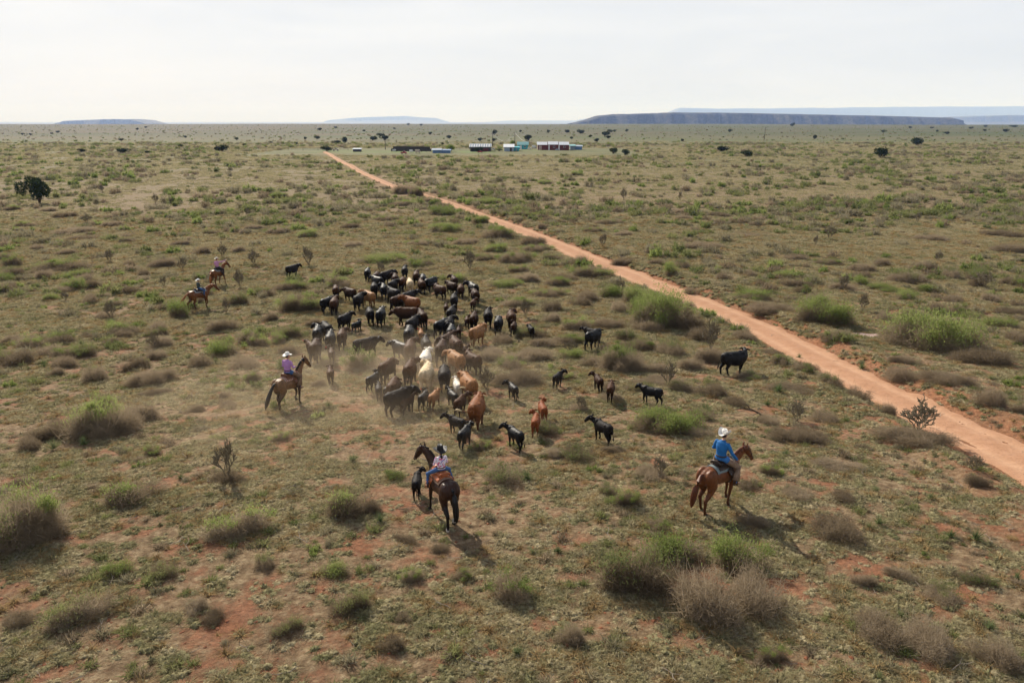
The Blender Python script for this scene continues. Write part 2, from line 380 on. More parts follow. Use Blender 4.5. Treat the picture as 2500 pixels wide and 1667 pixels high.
mesa('mesa_hill', 12000, [(2240, 303), (2330, 288), (2400, 284), (2500, 282), (2700, 283), (2900, 290)], 500, M_mesaf, 53)

# ------------------------------------------------------------------ haze and dust
bm = bmesh.new(); bmesh.ops.create_cube(bm, size=1)
me = bpy.data.meshes.new('haze'); bm.to_mesh(me); bm.free()
hz = link('haze', me); hz.scale = (140000, 140000, 480); hz.location = (0, 20000, 345 - 240 )
HZ_BOT = -110; HZ_TOP = 600; hz.scale = (78000, 38600, HZ_TOP - HZ_BOT); hz.location = (0, 19000, (HZ_TOP + HZ_BOT) / 2)
m, t, o = newmat('haze_air'); pv = N(t, 'ShaderNodeVolumePrincipled', Density=.000075, Anisotropy=.0)
pv.inputs['Color'].default_value = (.38, .54, 1, 1); pv.inputs['Absorption Color'].default_value = (1, 1, 1, 1); t.links.new(pv.outputs[0], o.inputs['Volume'])
me.materials.append(m); tag(hz, kind='stuff')

# ------------------------------------------------------------------ sculpting helpers
def tube(bm, pts, rad, n=12, cap=True, up=Vector((0, 0, 1)), flat=None):
    """closed loft along pts; rad entries r or (side, up)"""
    pts = [Vector(p) for p in pts]; rings = []
    for i, p in enumerate(pts):
        d = (pts[min(i + 1, len(pts) - 1)] - pts[max(i - 1, 0)]).normalized()
        u0 = up if abs(d.dot(up)) < .95 else Vector((0, 1, 0))
        sd = d.cross(u0).normalized(); u = sd.cross(d).normalized()
        r = rad[i]; rx, ry = (r, r) if not isinstance(r, tuple) else r
        rings.append([bm.verts.new(p + sd * rx * math.cos(2 * math.pi * k / n) + u * ry * math.sin(2 * math.pi * k / n)) for k in range(n)])
    for a, b in zip(rings, rings[1:]):
        for k in range(n): bm.faces.new((a[k], a[(k + 1) % n], b[(k + 1) % n], b[k]))
    if cap: bm.faces.new(rings[0][::-1]); bm.faces.new(rings[-1])
    return rings
def ell(bm, c, r, rot=None, seg=12):
    mt = Matrix.Translation(c)
    if rot is not None: mt = mt @ rot
    bmesh.ops.create_uvsphere(bm, u_segments=seg, v_segments=seg // 2 + 2, radius=1, matrix=mt @ Matrix.Diagonal((*r, 1)))
def to_mesh(bm, name, smooth=True):
    bmesh.ops.recalc_face_normals(bm, faces=bm.faces)
    me = bpy.data.meshes.new(name); bm.to_mesh(me); bm.free()
    if smooth: me.polygons.foreach_set('use_smooth', np.ones(len(me.polygons), bool))
    return me
def fuse(bm, name, voxel=.03, it=3, fac=.5):
    me = to_mesh(bm, name + '_raw', False)
    o = bpy.data.objects.new('tmp', me); COL.objects.link(o)
    r = o.modifiers.new('r', 'REMESH'); r.mode = 'VOXEL'; r.voxel_size = voxel; r.adaptivity = 0
    s_ = o.modifiers.new('s', 'SMOOTH'); s_.iterations = it; s_.factor = fac
    dg = bpy.context.evaluated_depsgraph_get(); out = bpy.data.meshes.new_from_object(o.evaluated_get(dg)); out.name = name
    bpy.data.objects.remove(o); bpy.data.meshes.remove(me)
    out.polygons.foreach_set('use_smooth', np.ones(len(out.polygons), bool))
    return out
def box(bm, c, s, rot=None):
    mt = Matrix.Translation(c)
    if rot is not None: mt = mt @ rot
    return bmesh.ops.create_cube(bm, size=1, matrix=mt @ Matrix.Diagonal((*s, 1)))
def bx(name, c, s, mat, parent=None, bevel=0, rot=None):
    bm = bmesh.new(); box(bm, c, s, rot)
    if bevel: bmesh.ops.bevel(bm, geom=bm.edges[:], offset=bevel, segments=1, affect='EDGES')
    return link(name, to_mesh(bm, name, False), parent, mat)
def yawpts(pts, yaw, piv, y0, y1):
    """bend points round a vertical axis at piv, growing from y0 to y1"""
    out = []
    for p in pts:
        k = min(1, max(0, (p[1] - y0) / (y1 - y0))); a_ = -yaw * k
        dx, dy = p[0] - piv[0], p[1] - piv[1]
        out.append(Vector((piv[0] + dx * math.cos(a_) - dy * math.sin(a_), piv[1] + dx * math.sin(a_) + dy * math.cos(a_), p[2])))
    return out

# ------------------------------------------------------------------ cattle
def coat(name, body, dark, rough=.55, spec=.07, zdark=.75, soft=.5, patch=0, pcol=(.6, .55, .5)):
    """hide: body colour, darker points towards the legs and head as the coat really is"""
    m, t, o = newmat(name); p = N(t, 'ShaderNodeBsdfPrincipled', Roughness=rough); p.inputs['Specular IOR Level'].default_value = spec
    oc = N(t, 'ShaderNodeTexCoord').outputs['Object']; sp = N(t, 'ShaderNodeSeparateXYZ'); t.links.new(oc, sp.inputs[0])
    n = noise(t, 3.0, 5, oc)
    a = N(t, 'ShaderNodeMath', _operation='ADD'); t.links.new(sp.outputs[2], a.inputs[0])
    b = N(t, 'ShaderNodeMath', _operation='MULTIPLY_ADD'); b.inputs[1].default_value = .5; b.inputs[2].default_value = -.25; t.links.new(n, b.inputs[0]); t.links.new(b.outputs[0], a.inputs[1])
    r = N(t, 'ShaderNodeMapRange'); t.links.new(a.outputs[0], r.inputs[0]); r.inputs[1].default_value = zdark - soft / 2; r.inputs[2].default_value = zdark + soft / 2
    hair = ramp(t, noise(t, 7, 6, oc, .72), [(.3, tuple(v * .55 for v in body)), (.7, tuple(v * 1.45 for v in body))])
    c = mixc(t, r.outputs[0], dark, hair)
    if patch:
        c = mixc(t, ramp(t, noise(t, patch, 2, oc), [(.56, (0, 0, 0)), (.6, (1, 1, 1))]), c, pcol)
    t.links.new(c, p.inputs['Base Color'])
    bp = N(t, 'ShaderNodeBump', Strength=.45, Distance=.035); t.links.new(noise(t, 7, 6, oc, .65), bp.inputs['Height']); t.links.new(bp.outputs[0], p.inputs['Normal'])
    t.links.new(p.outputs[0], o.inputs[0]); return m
COAT = {
    'K': [coat('black_hide', (.010, .0095, .010), (.008, .008, .009), .48, .12), coat('black_hide', (.016, .013, .012), (.009, .008, .008), .6)],
    'B': [coat('dark_brown_hide', (.040, .018, .010), (.013, .009, .007), .6, .07, 1.0), coat('dark_brown_hide', (.058, .026, .013), (.016, .010, .007), .6, .07, .95)],
    'R': [coat('red_hide', (.17, .062, .022), (.08, .028, .012), .6, .1, .7), coat('tan_hide', (.26, .12, .048), (.12, .05, .02), .6, .1, .65)],
    'O': [coat('orange_red_hide', (.19, .055, .018), (.12, .036, .012), .6, .1, .6)],
    'T': [coat('tan_hide', (.27, .135, .058), (.14, .065, .026), .6, .1, .7)],
    'W': [coat('white_hide', (.72, .66, .56), (.5, .43, .34), .65, .1, .5)],
    'C': [coat('cream_hide', (.58, .45, .28), (.44, .31, .18), .65, .1, .5)],
}
M_switch = simple('tail_hair', (.02, .015, .012), .8); M_switchl = simple('pale_tail_hair', (.55, .42, .24), .8)
M_tag = simple('red_plastic', (.75, .02, .04), .5, .05)
M_hoof = simple('hoof_horn', (.03, .024, .02), .6)

def cow_mesh(name, calf=False, phase=0, yaw=0.0, headz=0.0, tail=(0, 0), vox=.03):
    bm = bmesh.new()
    w_ = .78 if calf else .93
    zb = .06 if calf else 0
    sec = [(-.90, 1.12, .10, .10), (-.86, 1.11, .24, .20), (-.76, 1.085, .305, .285), (-.58, 1.05, .335, .335), (-.34, .985, .35, .385), (-.08, .94, .395, .425),
           (.18, .925, .39, .43), (.40, .95, .325, .415), (.56, .98, .27, .375), (.70, 1.02, .20, .30), (.80, 1.06, .12, .20)]
    n = 18; rings = []
    for (y, zc, hw, hh) in sec:
        hw *= w_; hh *= (.82 if calf else 1); zc += zb
        r_ = []
        for k in range(n):
            a_ = 2 * math.pi * k / n; cx, cz = math.cos(a_), math.sin(a_)
            px = hw * math.copysign(abs(cx) ** .82, cx); pz = hh * math.copysign(abs(cz) ** .88, cz)
            if cz > .3: px *= 1 - .30 * (cz - .3)
            r_.append(bm.verts.new((px, y, zc + pz)))
        rings.append(r_)
    for p, q in zip(rings, rings[1:]):
        for k in range(n): bm.faces.new((p[k], p[(k + 1) % n], q[(k + 1) % n], q[k]))
    bm.faces.new(rings[0][::-1]); bm.faces.new(rings[-1])
    for s_ in (-1, 1):
        ell(bm, (s_ * .215 * w_, -.50, 1.285), (.075, .10, .06)); ell(bm, (s_ * .10 * w_, -.86, 1.22), (.05, .06, .06))
        ell(bm, (s_ * .15 * w_, .42, 1.17), (.12, .17, .20)); ell(bm, (s_ * .19 * w_, -.66, .96), (.125, .21, .27))
    ell(bm, (0, .34, 1.34), (.07, .20, .05)); ell(bm, (0, -.25, 1.335 ), (.05, .5, .03))
    if not calf: ell(bm, (0, -.42, .68), (.15, .17, .12))
    # neck and head
    hz_ = headz
    hz_ = hz_ - .07
    nk = [(0, .46, 1.05), (0, .66, 1.11 + hz_ * .15), (0, .82, 1.16 + hz_ * .6), (0, .94, 1.20 + hz_)]
    nr2 = [(.21 * w_, .34), (.18 * w_, .29 if not calf else .22), (.145 * w_, .225 if not calf else .16), (.11, .15)]
    nk = yawpts(nk, yaw, (0, .55), .55, .95); tube(bm, nk, nr2, 12)
    hd = [(0, .87, 1.27 + hz_), (0, .97, 1.27 + hz_), (0, 1.08, 1.19 + hz_), (0, 1.19, 1.07 + hz_), (0, 1.27, .98 + hz_), (0, 1.30, .95 + hz_)]
    hr = [(.07, .08), (.13, .14), (.125, .14), (.095, .11), (.09, .085), (.06, .05)]
    tube(bm, yawpts(hd, yaw, (0, .55), .55, .95), hr, 12)
    for s_ in (-1, 1):
        e = [(s_ * .08, .92, 1.31 + hz_), (s_ * .17, .90, 1.32 + hz_), (s_ * .27, .87, 1.30 + hz_), (s_ * .32, .85, 1.28 + hz_)]
        tube(bm, yawpts(e, yaw, (0, .55), .55, .9), [(.032, .03), (.04, .06), (.036, .055), (.022, .022)], 8)
    # legs
    st = .17
    ph = [math.sin(phase + q) * st for q in (0, math.pi, math.pi * .55, math.pi * 1.55)]
    tk = .86 if calf else 1
    for i, s_ in enumerate((-1, 1)):
        d = ph[i]; lift = max(0, math.cos(phase + (0, math.pi)[i])) * .07
        x = s_ * .175 * w_
        tube(bm, [(x, .42, 1.0), (x, .40 + d * .15, .78), (x, .42 + d * .45, .58), (x * .97, .43 + d * .75, .40), (x * .97, .42 + d * .85 - lift, .22 + lift * .5), (x * .97, .41 + d - lift * .8, .10 + lift), (x * .97, .44 + d - lift * .6, .03 + lift), (x * .97, .45 + d - lift * .6, 0 + lift)],
             [(.15 * w_, .20), (.12 * w_, .15), (.085 * tk, .095), (.068 * tk, .07), (.05 * tk, .052), (.053 * tk, .056), (.062, .066), (.066, .07)], 10, up=Vector((0, 1, 0)))
        d = ph[2 + i]; lift = max(0, math.cos(phase + (math.pi * .55, math.pi * 1.55)[i])) * .07
        x = s_ * .185 * w_
        tube(bm, [(x, -.62, 1.05), (x, -.56 + d * .2, .82), (x, -.62 + d * .5, .64), (x * .95, -.75 + d * .7, .47), (x * .93, -.71 + d * .85, .28 + lift * .4), (x * .93, -.67 + d - lift * .5, .11 + lift), (x * .93, -.64 + d - lift * .4, .03 + lift), (x * .93, -.63 + d - lift * .4, lift)],
             [(.17 * w_, .26), (.15 * w_, .21), (.105 * tk, .125), (.072 * tk, .088), (.05 * tk, .058), (.053 * tk, .057), (.062, .066), (.066, .07)], 10, up=Vector((0, 1, 0)))
    # tail stem
    tx, ty = tail
    tube(bm, [(0, -.82, 1.30), (0, -.92, 1.27), (tx * .2, -.965 - ty * .3, 1.12), (tx * .5, -.97 - ty * .6, .9), (tx * .8, -.95 - ty * .9, .72), (tx, -.93 - ty, .6)],
         [.03, .032, .028, .024, .022, .022], 8)
    return fuse(bm, name, vox, 2, .5)
def switch_mesh(tail):
    bm = bmesh.new(); tx, ty = tail
    tube(bm, [(tx * .93, -.94 - ty * .95, .66), (tx, -.93 - ty, .58), (tx * 1.12, -.92 - ty * 1.1, .48), (tx * 1.2, -.92 - ty * 1.2, .38)], [.018, .042, .038, .008], 8)
    return to_mesh(bm, 'tail_switch')
TAILS = [(0, 0), (.12, .03), (-.16, .08), (.05, -.02)]
COWM = []
for k, (ph_, yw, hz_, tl) in enumerate([(0.2, 0, .05, 0), (1.6, .3, .10, 1), (3.1, -.35, -.05, 3), (4.4, .7, .08, 0), (2.3, -.8, .12, 2), (5.4, .05, -.16, 3)]):
    COWM.append((cow_mesh('cow_body', False, ph_, yw, hz_, TAILS[tl]), switch_mesh(TAILS[tl]), yw, hz_))
CALFM = []
for k, (ph_, yw, hz_, tl) in enumerate([(0.4, .1, .10, 0), (1.9, .6, .16, 3), (3.3, -.8, .18, 1), (5.0, -.1, .04, 0)]):
    CALFM.append((cow_mesh('calf_body', True, ph_, yw, hz_, TAILS[tl]), switch_mesh(TAILS[tl]), yw, hz_))
# the tan cow that flings its pale tail out to the left
FLUNG = (cow_mesh('cow_body', False, .9, -.12, .0, (0, 0)), None)
def tag_mesh(sx, yw, hz_):
    p = yawpts([(sx * .31, .86, 1.29 + hz_)], yw, (0, .55), .55, .9)[0]
    bm = bmesh.new(); box(bm, p + Vector((0, -.02, -.045)), (.085, .018, .10)); bmesh.ops.bevel(bm, geom=bm.edges[:], offset=.006, segments=1, affect='EDGES')
    return to_mesh(bm, 'ear_tag', False)

CATTLE = []   # dict(px,py(photo feet), col, calf, head, root, label)
def c1(x, y): return 720 + x / 3.92, 620 + y / 3.92
def c2(x, y): return 640 + x / 3.92, 820 + y / 3.92
def c3(x, y): return 1150 + x / 3.136, 740 + y / 3.136
HERD = [  # (frame, x, y of the feet, coat, calf?, heading, special label or None)
 (c1,700,272,'K',0,5,'black cow at the very back of the herd, alone ahead on the left'),
 (c1,1055,262,'K',0,0,None),(c1,790,322,'B',0,10,None),(c1,885,315,'K',0,50,None),(c1,965,345,'B',0,0,None),(c1,1035,368,'B',0,10,None),
 (c1,1105,385,'C',0,-5,'small cream cow in the black cattle near the top of the herd'),
 (c1,1165,312,'B',0,0,None),(c1,1230,338,'K',0,0,None),(c1,940,400,'K',0,20,None),(c1,855,450,'K',0,0,None),(c1,765,440,'K',0,0,None),(c1,790,360,'K',0,-55,None),
 (c1,1215,395,'B',0,-10,None),(c1,1310,380,'K',0,60,None),(c1,1385,455,'B',0,-45,None),(c1,1525,348,'B',0,-10,None),(c1,1590,442,'B',0,0,None),(c1,1500,415,'B',0,-30,None),
 (c1,1525,556,'K',0,0,None),(c1,1725,505,'B',0,-10,None),(c1,1710,556,'B',1,10,None),(c1,1705,440,'K',0,-20,None),(c1,400,455,'B',0,0,None),(c1,320,572,'K',0,50,None),
 (c1,385,596,'B',0,5,None),(c1,530,485,'B',0,-40,None),(c1,620,562,'K',0,15,None),(c1,715,530,'T',0,-25,'tan cow among black cattle in the upper left of the herd'),
 (c1,725,700,'K',0,-5,None),(c1,830,716,'K',0,10,None),(c1,945,505,'K',0,-30,None),(c1,990,572,'B',0,30,None),(c1,1100,530,'K',0,70,None),
 (c1,1120,590,'R',0,-40,'orange tan cow in the middle top of the herd behind brown cows'),
 (c1,1070,695,'B',0,-75,'long brown cow seen side on, facing left mid herd'),(c1,1220,742,'B',0,-10,None),(c1,490,745,'K',0,30,None),
 (c1,600,770,'K',1,45,None),(c1,460,930,'B',0,5,None),(c1,230,905,'K',0,5,None),(c1,310,870,'K',0,-15,None),(c1,350,962,'K',0,5,None),
 (c1,150,985,'B',1,-20,'brown calf with red ear tag at the left edge of the herd'),
 (c1,210,1072,'B',0,10,None),(c1,690,1012,'K',0,60,'big black cow seen side on, walking right past green brush'),
 (c1,360,1085,'B',1,0,'brown calf with red ear tag, the upper one behind another calf'),
 (c1,350,1280,'B',1,0,'lone dark brown calf walking right of the pink shirted rider'),
 (c1,1450,606,'B',1,0,None),(c1,1500,690,'K',0,10,None),(c1,1415,815,'K',0,30,None),(c1,1480,800,'K',0,10,None),(c1,1570,822,'B',1,0,None),(c1,1650,722,'B',1,0,None),
 (c1,1715,740,'B',0,5,None),(c1,1850,722,'K',0,0,None),(c1,1950,790,'K',0,5,None),(c1,2070,752,'B',0,-5,None),(c1,2095,806,'B',1,10,None),
 (c1,2255,822,'K',1,-15,'small black calf alone right of the herd beside a dead cholla'),
 (c1,1750,888,'T',0,28,'biggest tan cow on the right side of the herd'),
 (c1,1130,800,'K',0,20,None),(c1,1100,925,'K',0,5,None),(c1,1210,870,'R',1,0,'reddish calf with red ear tag between black cows'),
 (c1,1500,880,'K',0,5,None),(c1,1370,960,'B',1,10,None),(c1,1470,968,'B',0,25,None),(c1,1260,1022,'K',0,-5,None),(c1,1010,1050,'K',0,-40,None),(c1,1110,1094,'B',0,5,None),
 (c1,1410,1098,'B',0,10,None),(c1,1540,1050,'B',0,-15,None),(c1,1620,1045,'B',1,25,None),
 (c1,1255,1190,'W',0,8,'bright white cow in the front part of the herd'),
 (c1,1540,1200,'T',0,-25,'light tan cow with turned head, right of the white cow'),
 (c1,1700,1180,'B',0,-30,None),(c1,1610,1170,'K',1,0,None),(c1,900,1262,'B',0,25,'large brown black cow with a dark calf close at its left'),
 (c1,760,1335,'K',1,30,None),(c1,810,1425,'K',1,0,None),(c1,930,1425,'K',1,45,None),(c1,1110,1295,'B',0,10,None),
 (c1,1270,1335,'C',0,10,'large cream cow in dust directly in front of the white cow'),(c1,1435,1345,'K',0,0,None),
 (c1,1555,1395,'W',1,-10,'greyish white calf among the tan cows in the dust'),(c1,1660,1445,'R',0,-18,'rusty tan cow just behind the one with the flung tail'),
 (c2,2060,905,'R',0,10,'rusty tan cow with pale tail flung out to the left'),
 (c1,1000,1565,'K',0,45,'black cow in dust at the near left corner of the herd'),(c1,1085,1545,'B',1,30,None),(c1,955,1470,'B',0,10,None),
 (c1,1240,1505,'K',1,20,'black calf with red ear tag in the thick dust'),(c1,1340,1500,'R',1,20,'rust coloured calf in the thick dust'),
 (c1,1510,1490,'K',1,-20,None),(c1,1590,1570,'B',1,20,None),(c1,2085,1408,'K',1,-20,'lone black calf right of the herd, past the cholla'),
 (c2,1860,965,'K',1,-40,'black calf looking left, just behind the near end of the herd'),(c2,1945,1100,'K',1,20,'nearest black calf behind the herd, above the dark hatted rider'),
 (c2,1490,1590,'K',1,5,'dark calf walking close beside the near left horse of the girl'),
 (c3,938,372,'K',0,32,'black cow standing before green brush midway between herd and road'),(c3,905,300,'K',1,-50,'dark calf mostly hidden behind the black cow by the brush'),
 (c3,2010,556,'K',0,52,'black cow trotting right, close to the dirt road'),
 (c3,665,660,'K',1,20,'black calf above the dirt gap, left of two brown calves'),(c3,970,698,'B',1,-15,'farther of two brown calves walking in single file'),
 (c3,1065,778,'B',1,5,'nearer of two brown calves walking in single file'),(c3,1370,795,'K',1,-62,'black calf partly behind a green bush, facing left'),
 (c3,545,930,'O',1,-10,'farther of the two orange red calves walking together'),(c3,495,1036,'O',1,5,'nearer of the two orange red calves walking together'),
 (c3,1000,1088,'K',1,-35,'glossy black calf looking left in open ground mid right'),(c3,335,1145,'K',1,-30,'black calf looking left, just below the two orange calves'),
 (lambda x, y: (x, y),716,681,'K',0,40,'black cow alone right of the two far riders'),
]
ADJ = {'K': 'black', 'B': 'dark brown', 'R': 'rusty', 'T': 'tan', 'W': 'white', 'C': 'cream', 'O': 'orange red'}
for i, (fr, x, y, col, calf, hd, lab) in enumerate(HERD):
    if not lab: hd = max(-34, min(34, hd))
    px, py = fr(x, y); gx, gy, sc = ground_at(px, py)
    az = math.atan2(gx, gy); hdw = R(hd) + az * .9
    size = (.60 if calf else .88) * (1 + .07 * (hash2(np.array([i]), np.array([3]), 5)[0] - .5) * 2)
    if lab and 'beside the near left horse' in lab: size *= .86
    sh = .72 * size * abs(math.cos(R(hd))) + .1
    gx += math.sin(az) * sh; gy += math.cos(az) * sh
    src = (CALFM if calf else COWM)
    wish = i % len(src)
    if lab and 'flung' in lab: bmsh, sw, yw, hz_ = FLUNG[0], None, -.12, 0
    elif lab and 'looking left' in lab: bmsh, sw, yw, hz_ = CALFM[2]
    else: bmsh, sw, yw, hz_ = src[wish]
    nm = 'calf' if calf else 'cow'
    ob = link(nm, bmsh)
    if len(bmsh.materials) == 0: bmsh.materials.append(COAT['K'][0])
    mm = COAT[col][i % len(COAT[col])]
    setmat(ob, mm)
    ob.location = (gx, gy, tz(gx, gy) - .015); ob.rotation_euler = (0, 0, -hdw); ob.scale = (size,) * 3
    if sw is not None:
        s_o = link('tail_switch', sw, ob)
        if len(sw.materials) == 0: sw.materials.append(M_switch)
        setmat(s_o, M_switchl if col in 'WCTO' else M_switch)
    if lab and 'flung' in lab:
        bm = bmesh.new(); tube(bm, [(-.02, -.9, 1.15), (-.12, -1.0, 1.1), (-.32, -1.05, 1.12), (-.5, -1.07, 1.16)], [.028, .026, .024, .02], 8)
        link('tail', to_mesh(bm, 'tail'), ob, mm)
        bm = bmesh.new(); tube(bm, [(-.46, -1.06, 1.15), (-.58, -1.08, 1.19), (-.7, -1.09, 1.21), (-.8, -1.1, 1.17)], [.02, .05, .045, .01], 8)
        link('tail_switch', to_mesh(bm, 'tail_switch'), ob, M_switchl)
    if lab and 'ear tag' in lab: link('ear_tag', tag_mesh(-1, yw, hz_), ob, M_tag)
    CATTLE.append(dict(o=ob, px=px, py=py - .7 * size * sc, lab=lab, nm=nm, col=col))
ORD = ['nearest', 'second nearest', 'third nearest', 'fourth nearest', 'fifth nearest', 'sixth nearest', 'seventh nearest', 'eighth nearest', 'ninth nearest', 'tenth nearest',
       'eleventh nearest', 'twelfth nearest', 'thirteenth nearest', 'fourteenth nearest', 'fifteenth nearest', 'sixteenth nearest', 'seventeenth nearest', 'eighteenth nearest']
LM_COW = [('big tan cow at right', 1166 + 0, 820), ]
def find(lab):
    for c in CATTLE:
        if c['lab'] and lab in c['lab']: return c['px'], c['py']
LM_COW = [(n_, *find(k_)) for n_, k_ in [('the back cow alone ahead', 'very back'), ('the small cream cow up the herd', 'small cream'), ('the tan cow at upper left', 'upper left of the herd'),
          ('the orange tan cow mid herd', 'orange tan'), ('the biggest tan cow at right', 'biggest tan'), ('the side-on black cow at left', 'big black cow seen'),
          ('the bright white cow', 'bright white'), ('the large cream cow in dust', 'large cream'), ('the flung tailed tan cow', 'flung'),
          ('the red tagged calf at left edge', 'left edge of the herd'), ('the calf beside the dead cholla', 'dead cholla'), ('the left facing brown cow mid herd', 'long brown')]]
for c in CATTLE: c['gen'] = not c['lab']
for c in CATTLE:
    if not c['gen']: continue
    same = [k for k in CATTLE if k['gen'] and k['nm'] == c['nm'] and k['col'] == c['col']]
    best = None
    for n_, lx, ly in LM_COW:
        d = math.hypot(c['px'] - lx, c['py'] - ly); rk = sum(math.hypot(k['px'] - lx, k['py'] - ly) < d for k in same)
        key = (rk, d)
        if best is None or key < best[0]: best = (key, n_, rk)
    c['lab'] = f"{ADJ[c['col']]} {c['nm']}, {ORD[min(best[2], 17)]} {ADJ[c['col']]} one to {best[1]}"
for c in CATTLE: tag(c['o'], c['lab'], c['nm'], 'cattle driven across the range')

# ------------------------------------------------------------------ horses, tack and riders
HSEC = [(-.93, 1.20, .07, .08), (-.88, 1.20, .17, .17), (-.78, 1.205, .245, .24), (-.60, 1.20, .28, .285), (-.38, 1.18, .27, .29), (-.12, 1.15, .28, .305), (.14, 1.13, .275, .325),
        (.36, 1.15, .245, .345), (.52, 1.17, .215, .33), (.66, 1.19, .165, .26), (.76, 1.21, .10, .16)]
def hsec(y):
    a_ = np.array(HSEC); return [float(np.interp(y, a_[:, 0], a_[:, k])) for k in (1, 2, 3)]
def horse_body(name, phase, yaw, neck, legs=None, vox=.022):
    """neck: height of the poll"""
    bm = bmesh.new(); n = 20; rings = []
    for (y, zc, hw, hh) in HSEC:
        r_ = []
        for k in range(n):
            a_ = 2 * math.pi * k / n; cx, cz = math.cos(a_), math.sin(a_)
            px = hw * math.copysign(abs(cx) ** .9, cx)
            if cz > .2: px *= 1 - .15 * (cz - .2)
            r_.append(bm.verts.new((px, y, zc + hh * cz)))
        rings.append(r_)
    for p, q in zip(rings, rings[1:]):
        for k in range(n): bm.faces.new((p[k], p[(k + 1) % n], q[(k + 1) % n], q[k]))
    bm.faces.new(rings[0][::-1]); bm.faces.new(rings[-1])
    ell(bm, (0, .38, 1.47), (.06, .2, .08))
    for s_ in (-1, 1):
        ell(bm, (s_ * .15, -.68, 1.22), (.145, .25, .27)); ell(bm, (s_ * .17, -.62, 1.0), (.12, .19, .25))
        ell(bm, (s_ * .14, .46, 1.14), (.12, .17, .26))
    pz = neck
    py_ = .5 + max(.25, .62 - (pz - 1.55) * .25)
    nk = [(0, .44, 1.22), (0, .58, 1.22 + (pz - 1.22) * .22), (0, .5 + (py_ - .5) * .45, 1.22 + (pz - 1.22) * .55), (0, .5 + (py_ - .5) * .8, 1.22 + (pz - 1.22) * .84), (0, py_, pz - .07)]
    nkr = [(.15, .27), (.13, .24), (.10, .19), (.08, .15), (.075, .115)]
    piv = (0, .52); Y0, Y1 = .55, py_ + .05
    nk = yawpts(nk, yaw, piv, Y0, Y1); tube(bm, nk, nkr, 14)
    hd = [(0, py_ - .04, pz), (0, py_ + .07, pz - .02), (0, py_ + .18, pz - .14), (0, py_ + .29, pz - .29), (0, py_ + .38, pz - .41), (0, py_ + .42, pz - .48), (0, py_ + .42, pz - .52)]
    hr = [(.05, .06), (.085, .105), (.088, .125), (.062, .085), (.052, .065), (.055, .062), (.03, .03)]
    hdy = yawpts(hd, yaw, piv, Y0, Y1); tube(bm, hdy, hr, 14)
    for s_ in (-1, 1):
        e = yawpts([(s_ * .055, py_ + .0, pz + .02), (s_ * .065, py_ + .02, pz + .09), (s_ * .07, py_ + .04, pz + .15), (s_ * .065, py_ + .05, pz + .19)], yaw, piv, Y0, Y1)
        tube(bm, e, [.028, .036, .028, .012], 8)
    st = .22; hooves = []
    offs = (0, math.pi, math.pi * .5, math.pi * 1.5)
    for i, s_ in enumerate((-1, 1)):
        d = math.sin(phase + offs[i]) * st; lift = max(0, math.cos(phase + offs[i])) * .12
        x = s_ * .15
        P = [(x, .46, 1.12), (x, .44 + d * .15, .92), (x, .46 + d * .4, .72), (x, .47 + d * .7 + lift * .4, .50), (x, .46 + d * .85 - lift * .1, .30 + lift * .3), (x, .455 + d - lift * .8, .14 + lift), (x, .49 + d - lift * .7, .07 + lift), (x, .51 + d - lift * .7, .0 + lift)]
        tube(bm, P, [(.11, .17), (.09, .12), (.065, .075), (.05, .055), (.034, .038), (.038, .042), (.042, .045), (.055, .06)], 12, up=Vector((0, 1, 0))); hooves.append(P[-1])
        d = math.sin(phase + offs[2 + i]) * st; lift = max(0, math.cos(phase + offs[2 + i])) * .10
        x = s_ * .16
        P = [(x, -.64, 1.15), (x, -.55 + d * .15, .92), (x, -.62 + d * .5, .72), (x, -.79 + d * .7, .55), (x, -.765 + d * .8, .40), (x, -.74 + d * .95 - lift * .3, .16 + lift), (x, -.70 + d - lift * .3, .07 + lift), (x, -.68 + d - lift * .3, 0 + lift)]
        tube(bm, P, [(.14, .21), (.125, .165), (.085, .10), (.056, .075), (.042, .052), (.04, .044), (.044, .047), (.056, .062)], 12, up=Vector((0, 1, 0))); hooves.append(P[-1])
    me = fuse(bm, name, vox, 2, .5)
    return me, nk, hdy, hooves, (piv, Y0, Y1, py_, pz)
M_leather = simple('saddle_leather', (.16, .06, .025), .45, .3, 12, spec=.5); M_leatherd = simple('dark_leather', (.035, .02, .013), .5, .3, 12, spec=.4)
M_leathero = simple('orange_leather', (.36, .10, .03), .4, .2, 12, spec=.5); M_strap = simple('strap_leather', (.05, .03, .02), .5)
M_metal = simple('stirrup_metal', (.5, .48, .45), .35, .1, 8, .9)
def blanket_mat(name, a_, b_, freq):
    m, t, o = newmat(name); p = N(t, 'ShaderNodeBsdfPrincipled', Roughness=.9)
    oc = N(t, 'ShaderNodeTexCoord').outputs['Object']; wv = N(t, 'ShaderNodeTexWave', Scale=freq, Distortion=.3); wv.bands_direction = 'Y'
    t.links.new(oc, wv.inputs[0]); t.links.new(ramp(t, wv.outputs[1], [(.35, a_), (.6, b_)]), p.inputs['Base Color']); t.links.new(p.outputs[0], o.inputs[0]); return m
M_skin = simple('skin', (.42, .22, .14), .55, .1, 20)
M_denim = simple('blue_denim', (.045, .10, .24), .85, .3, 30); M_brightdenim = simple('bright_blue_denim', (.04, .16, .42), .85, .2, 30)
M_chaps = simple('brown_chaps', (.15, .09, .055), .7, .3, 14); M_chapsp = simple('tan_chaps', (.20, .13, .085), .7, .3, 14)
M_hatw = simple('white_straw', (.78, .75, .70), .7, .06, 40); M_hatk = simple('black_felt', (.012, .012, .014), .6); M_hatt = simple('pale_tan_straw', (.62, .56, .47), .7, .08, 40)
M_hair = simple('black_hair', (.012, .008, .007), .45); M_boot = simple('boot_leather', (.07, .035, .02), .5)
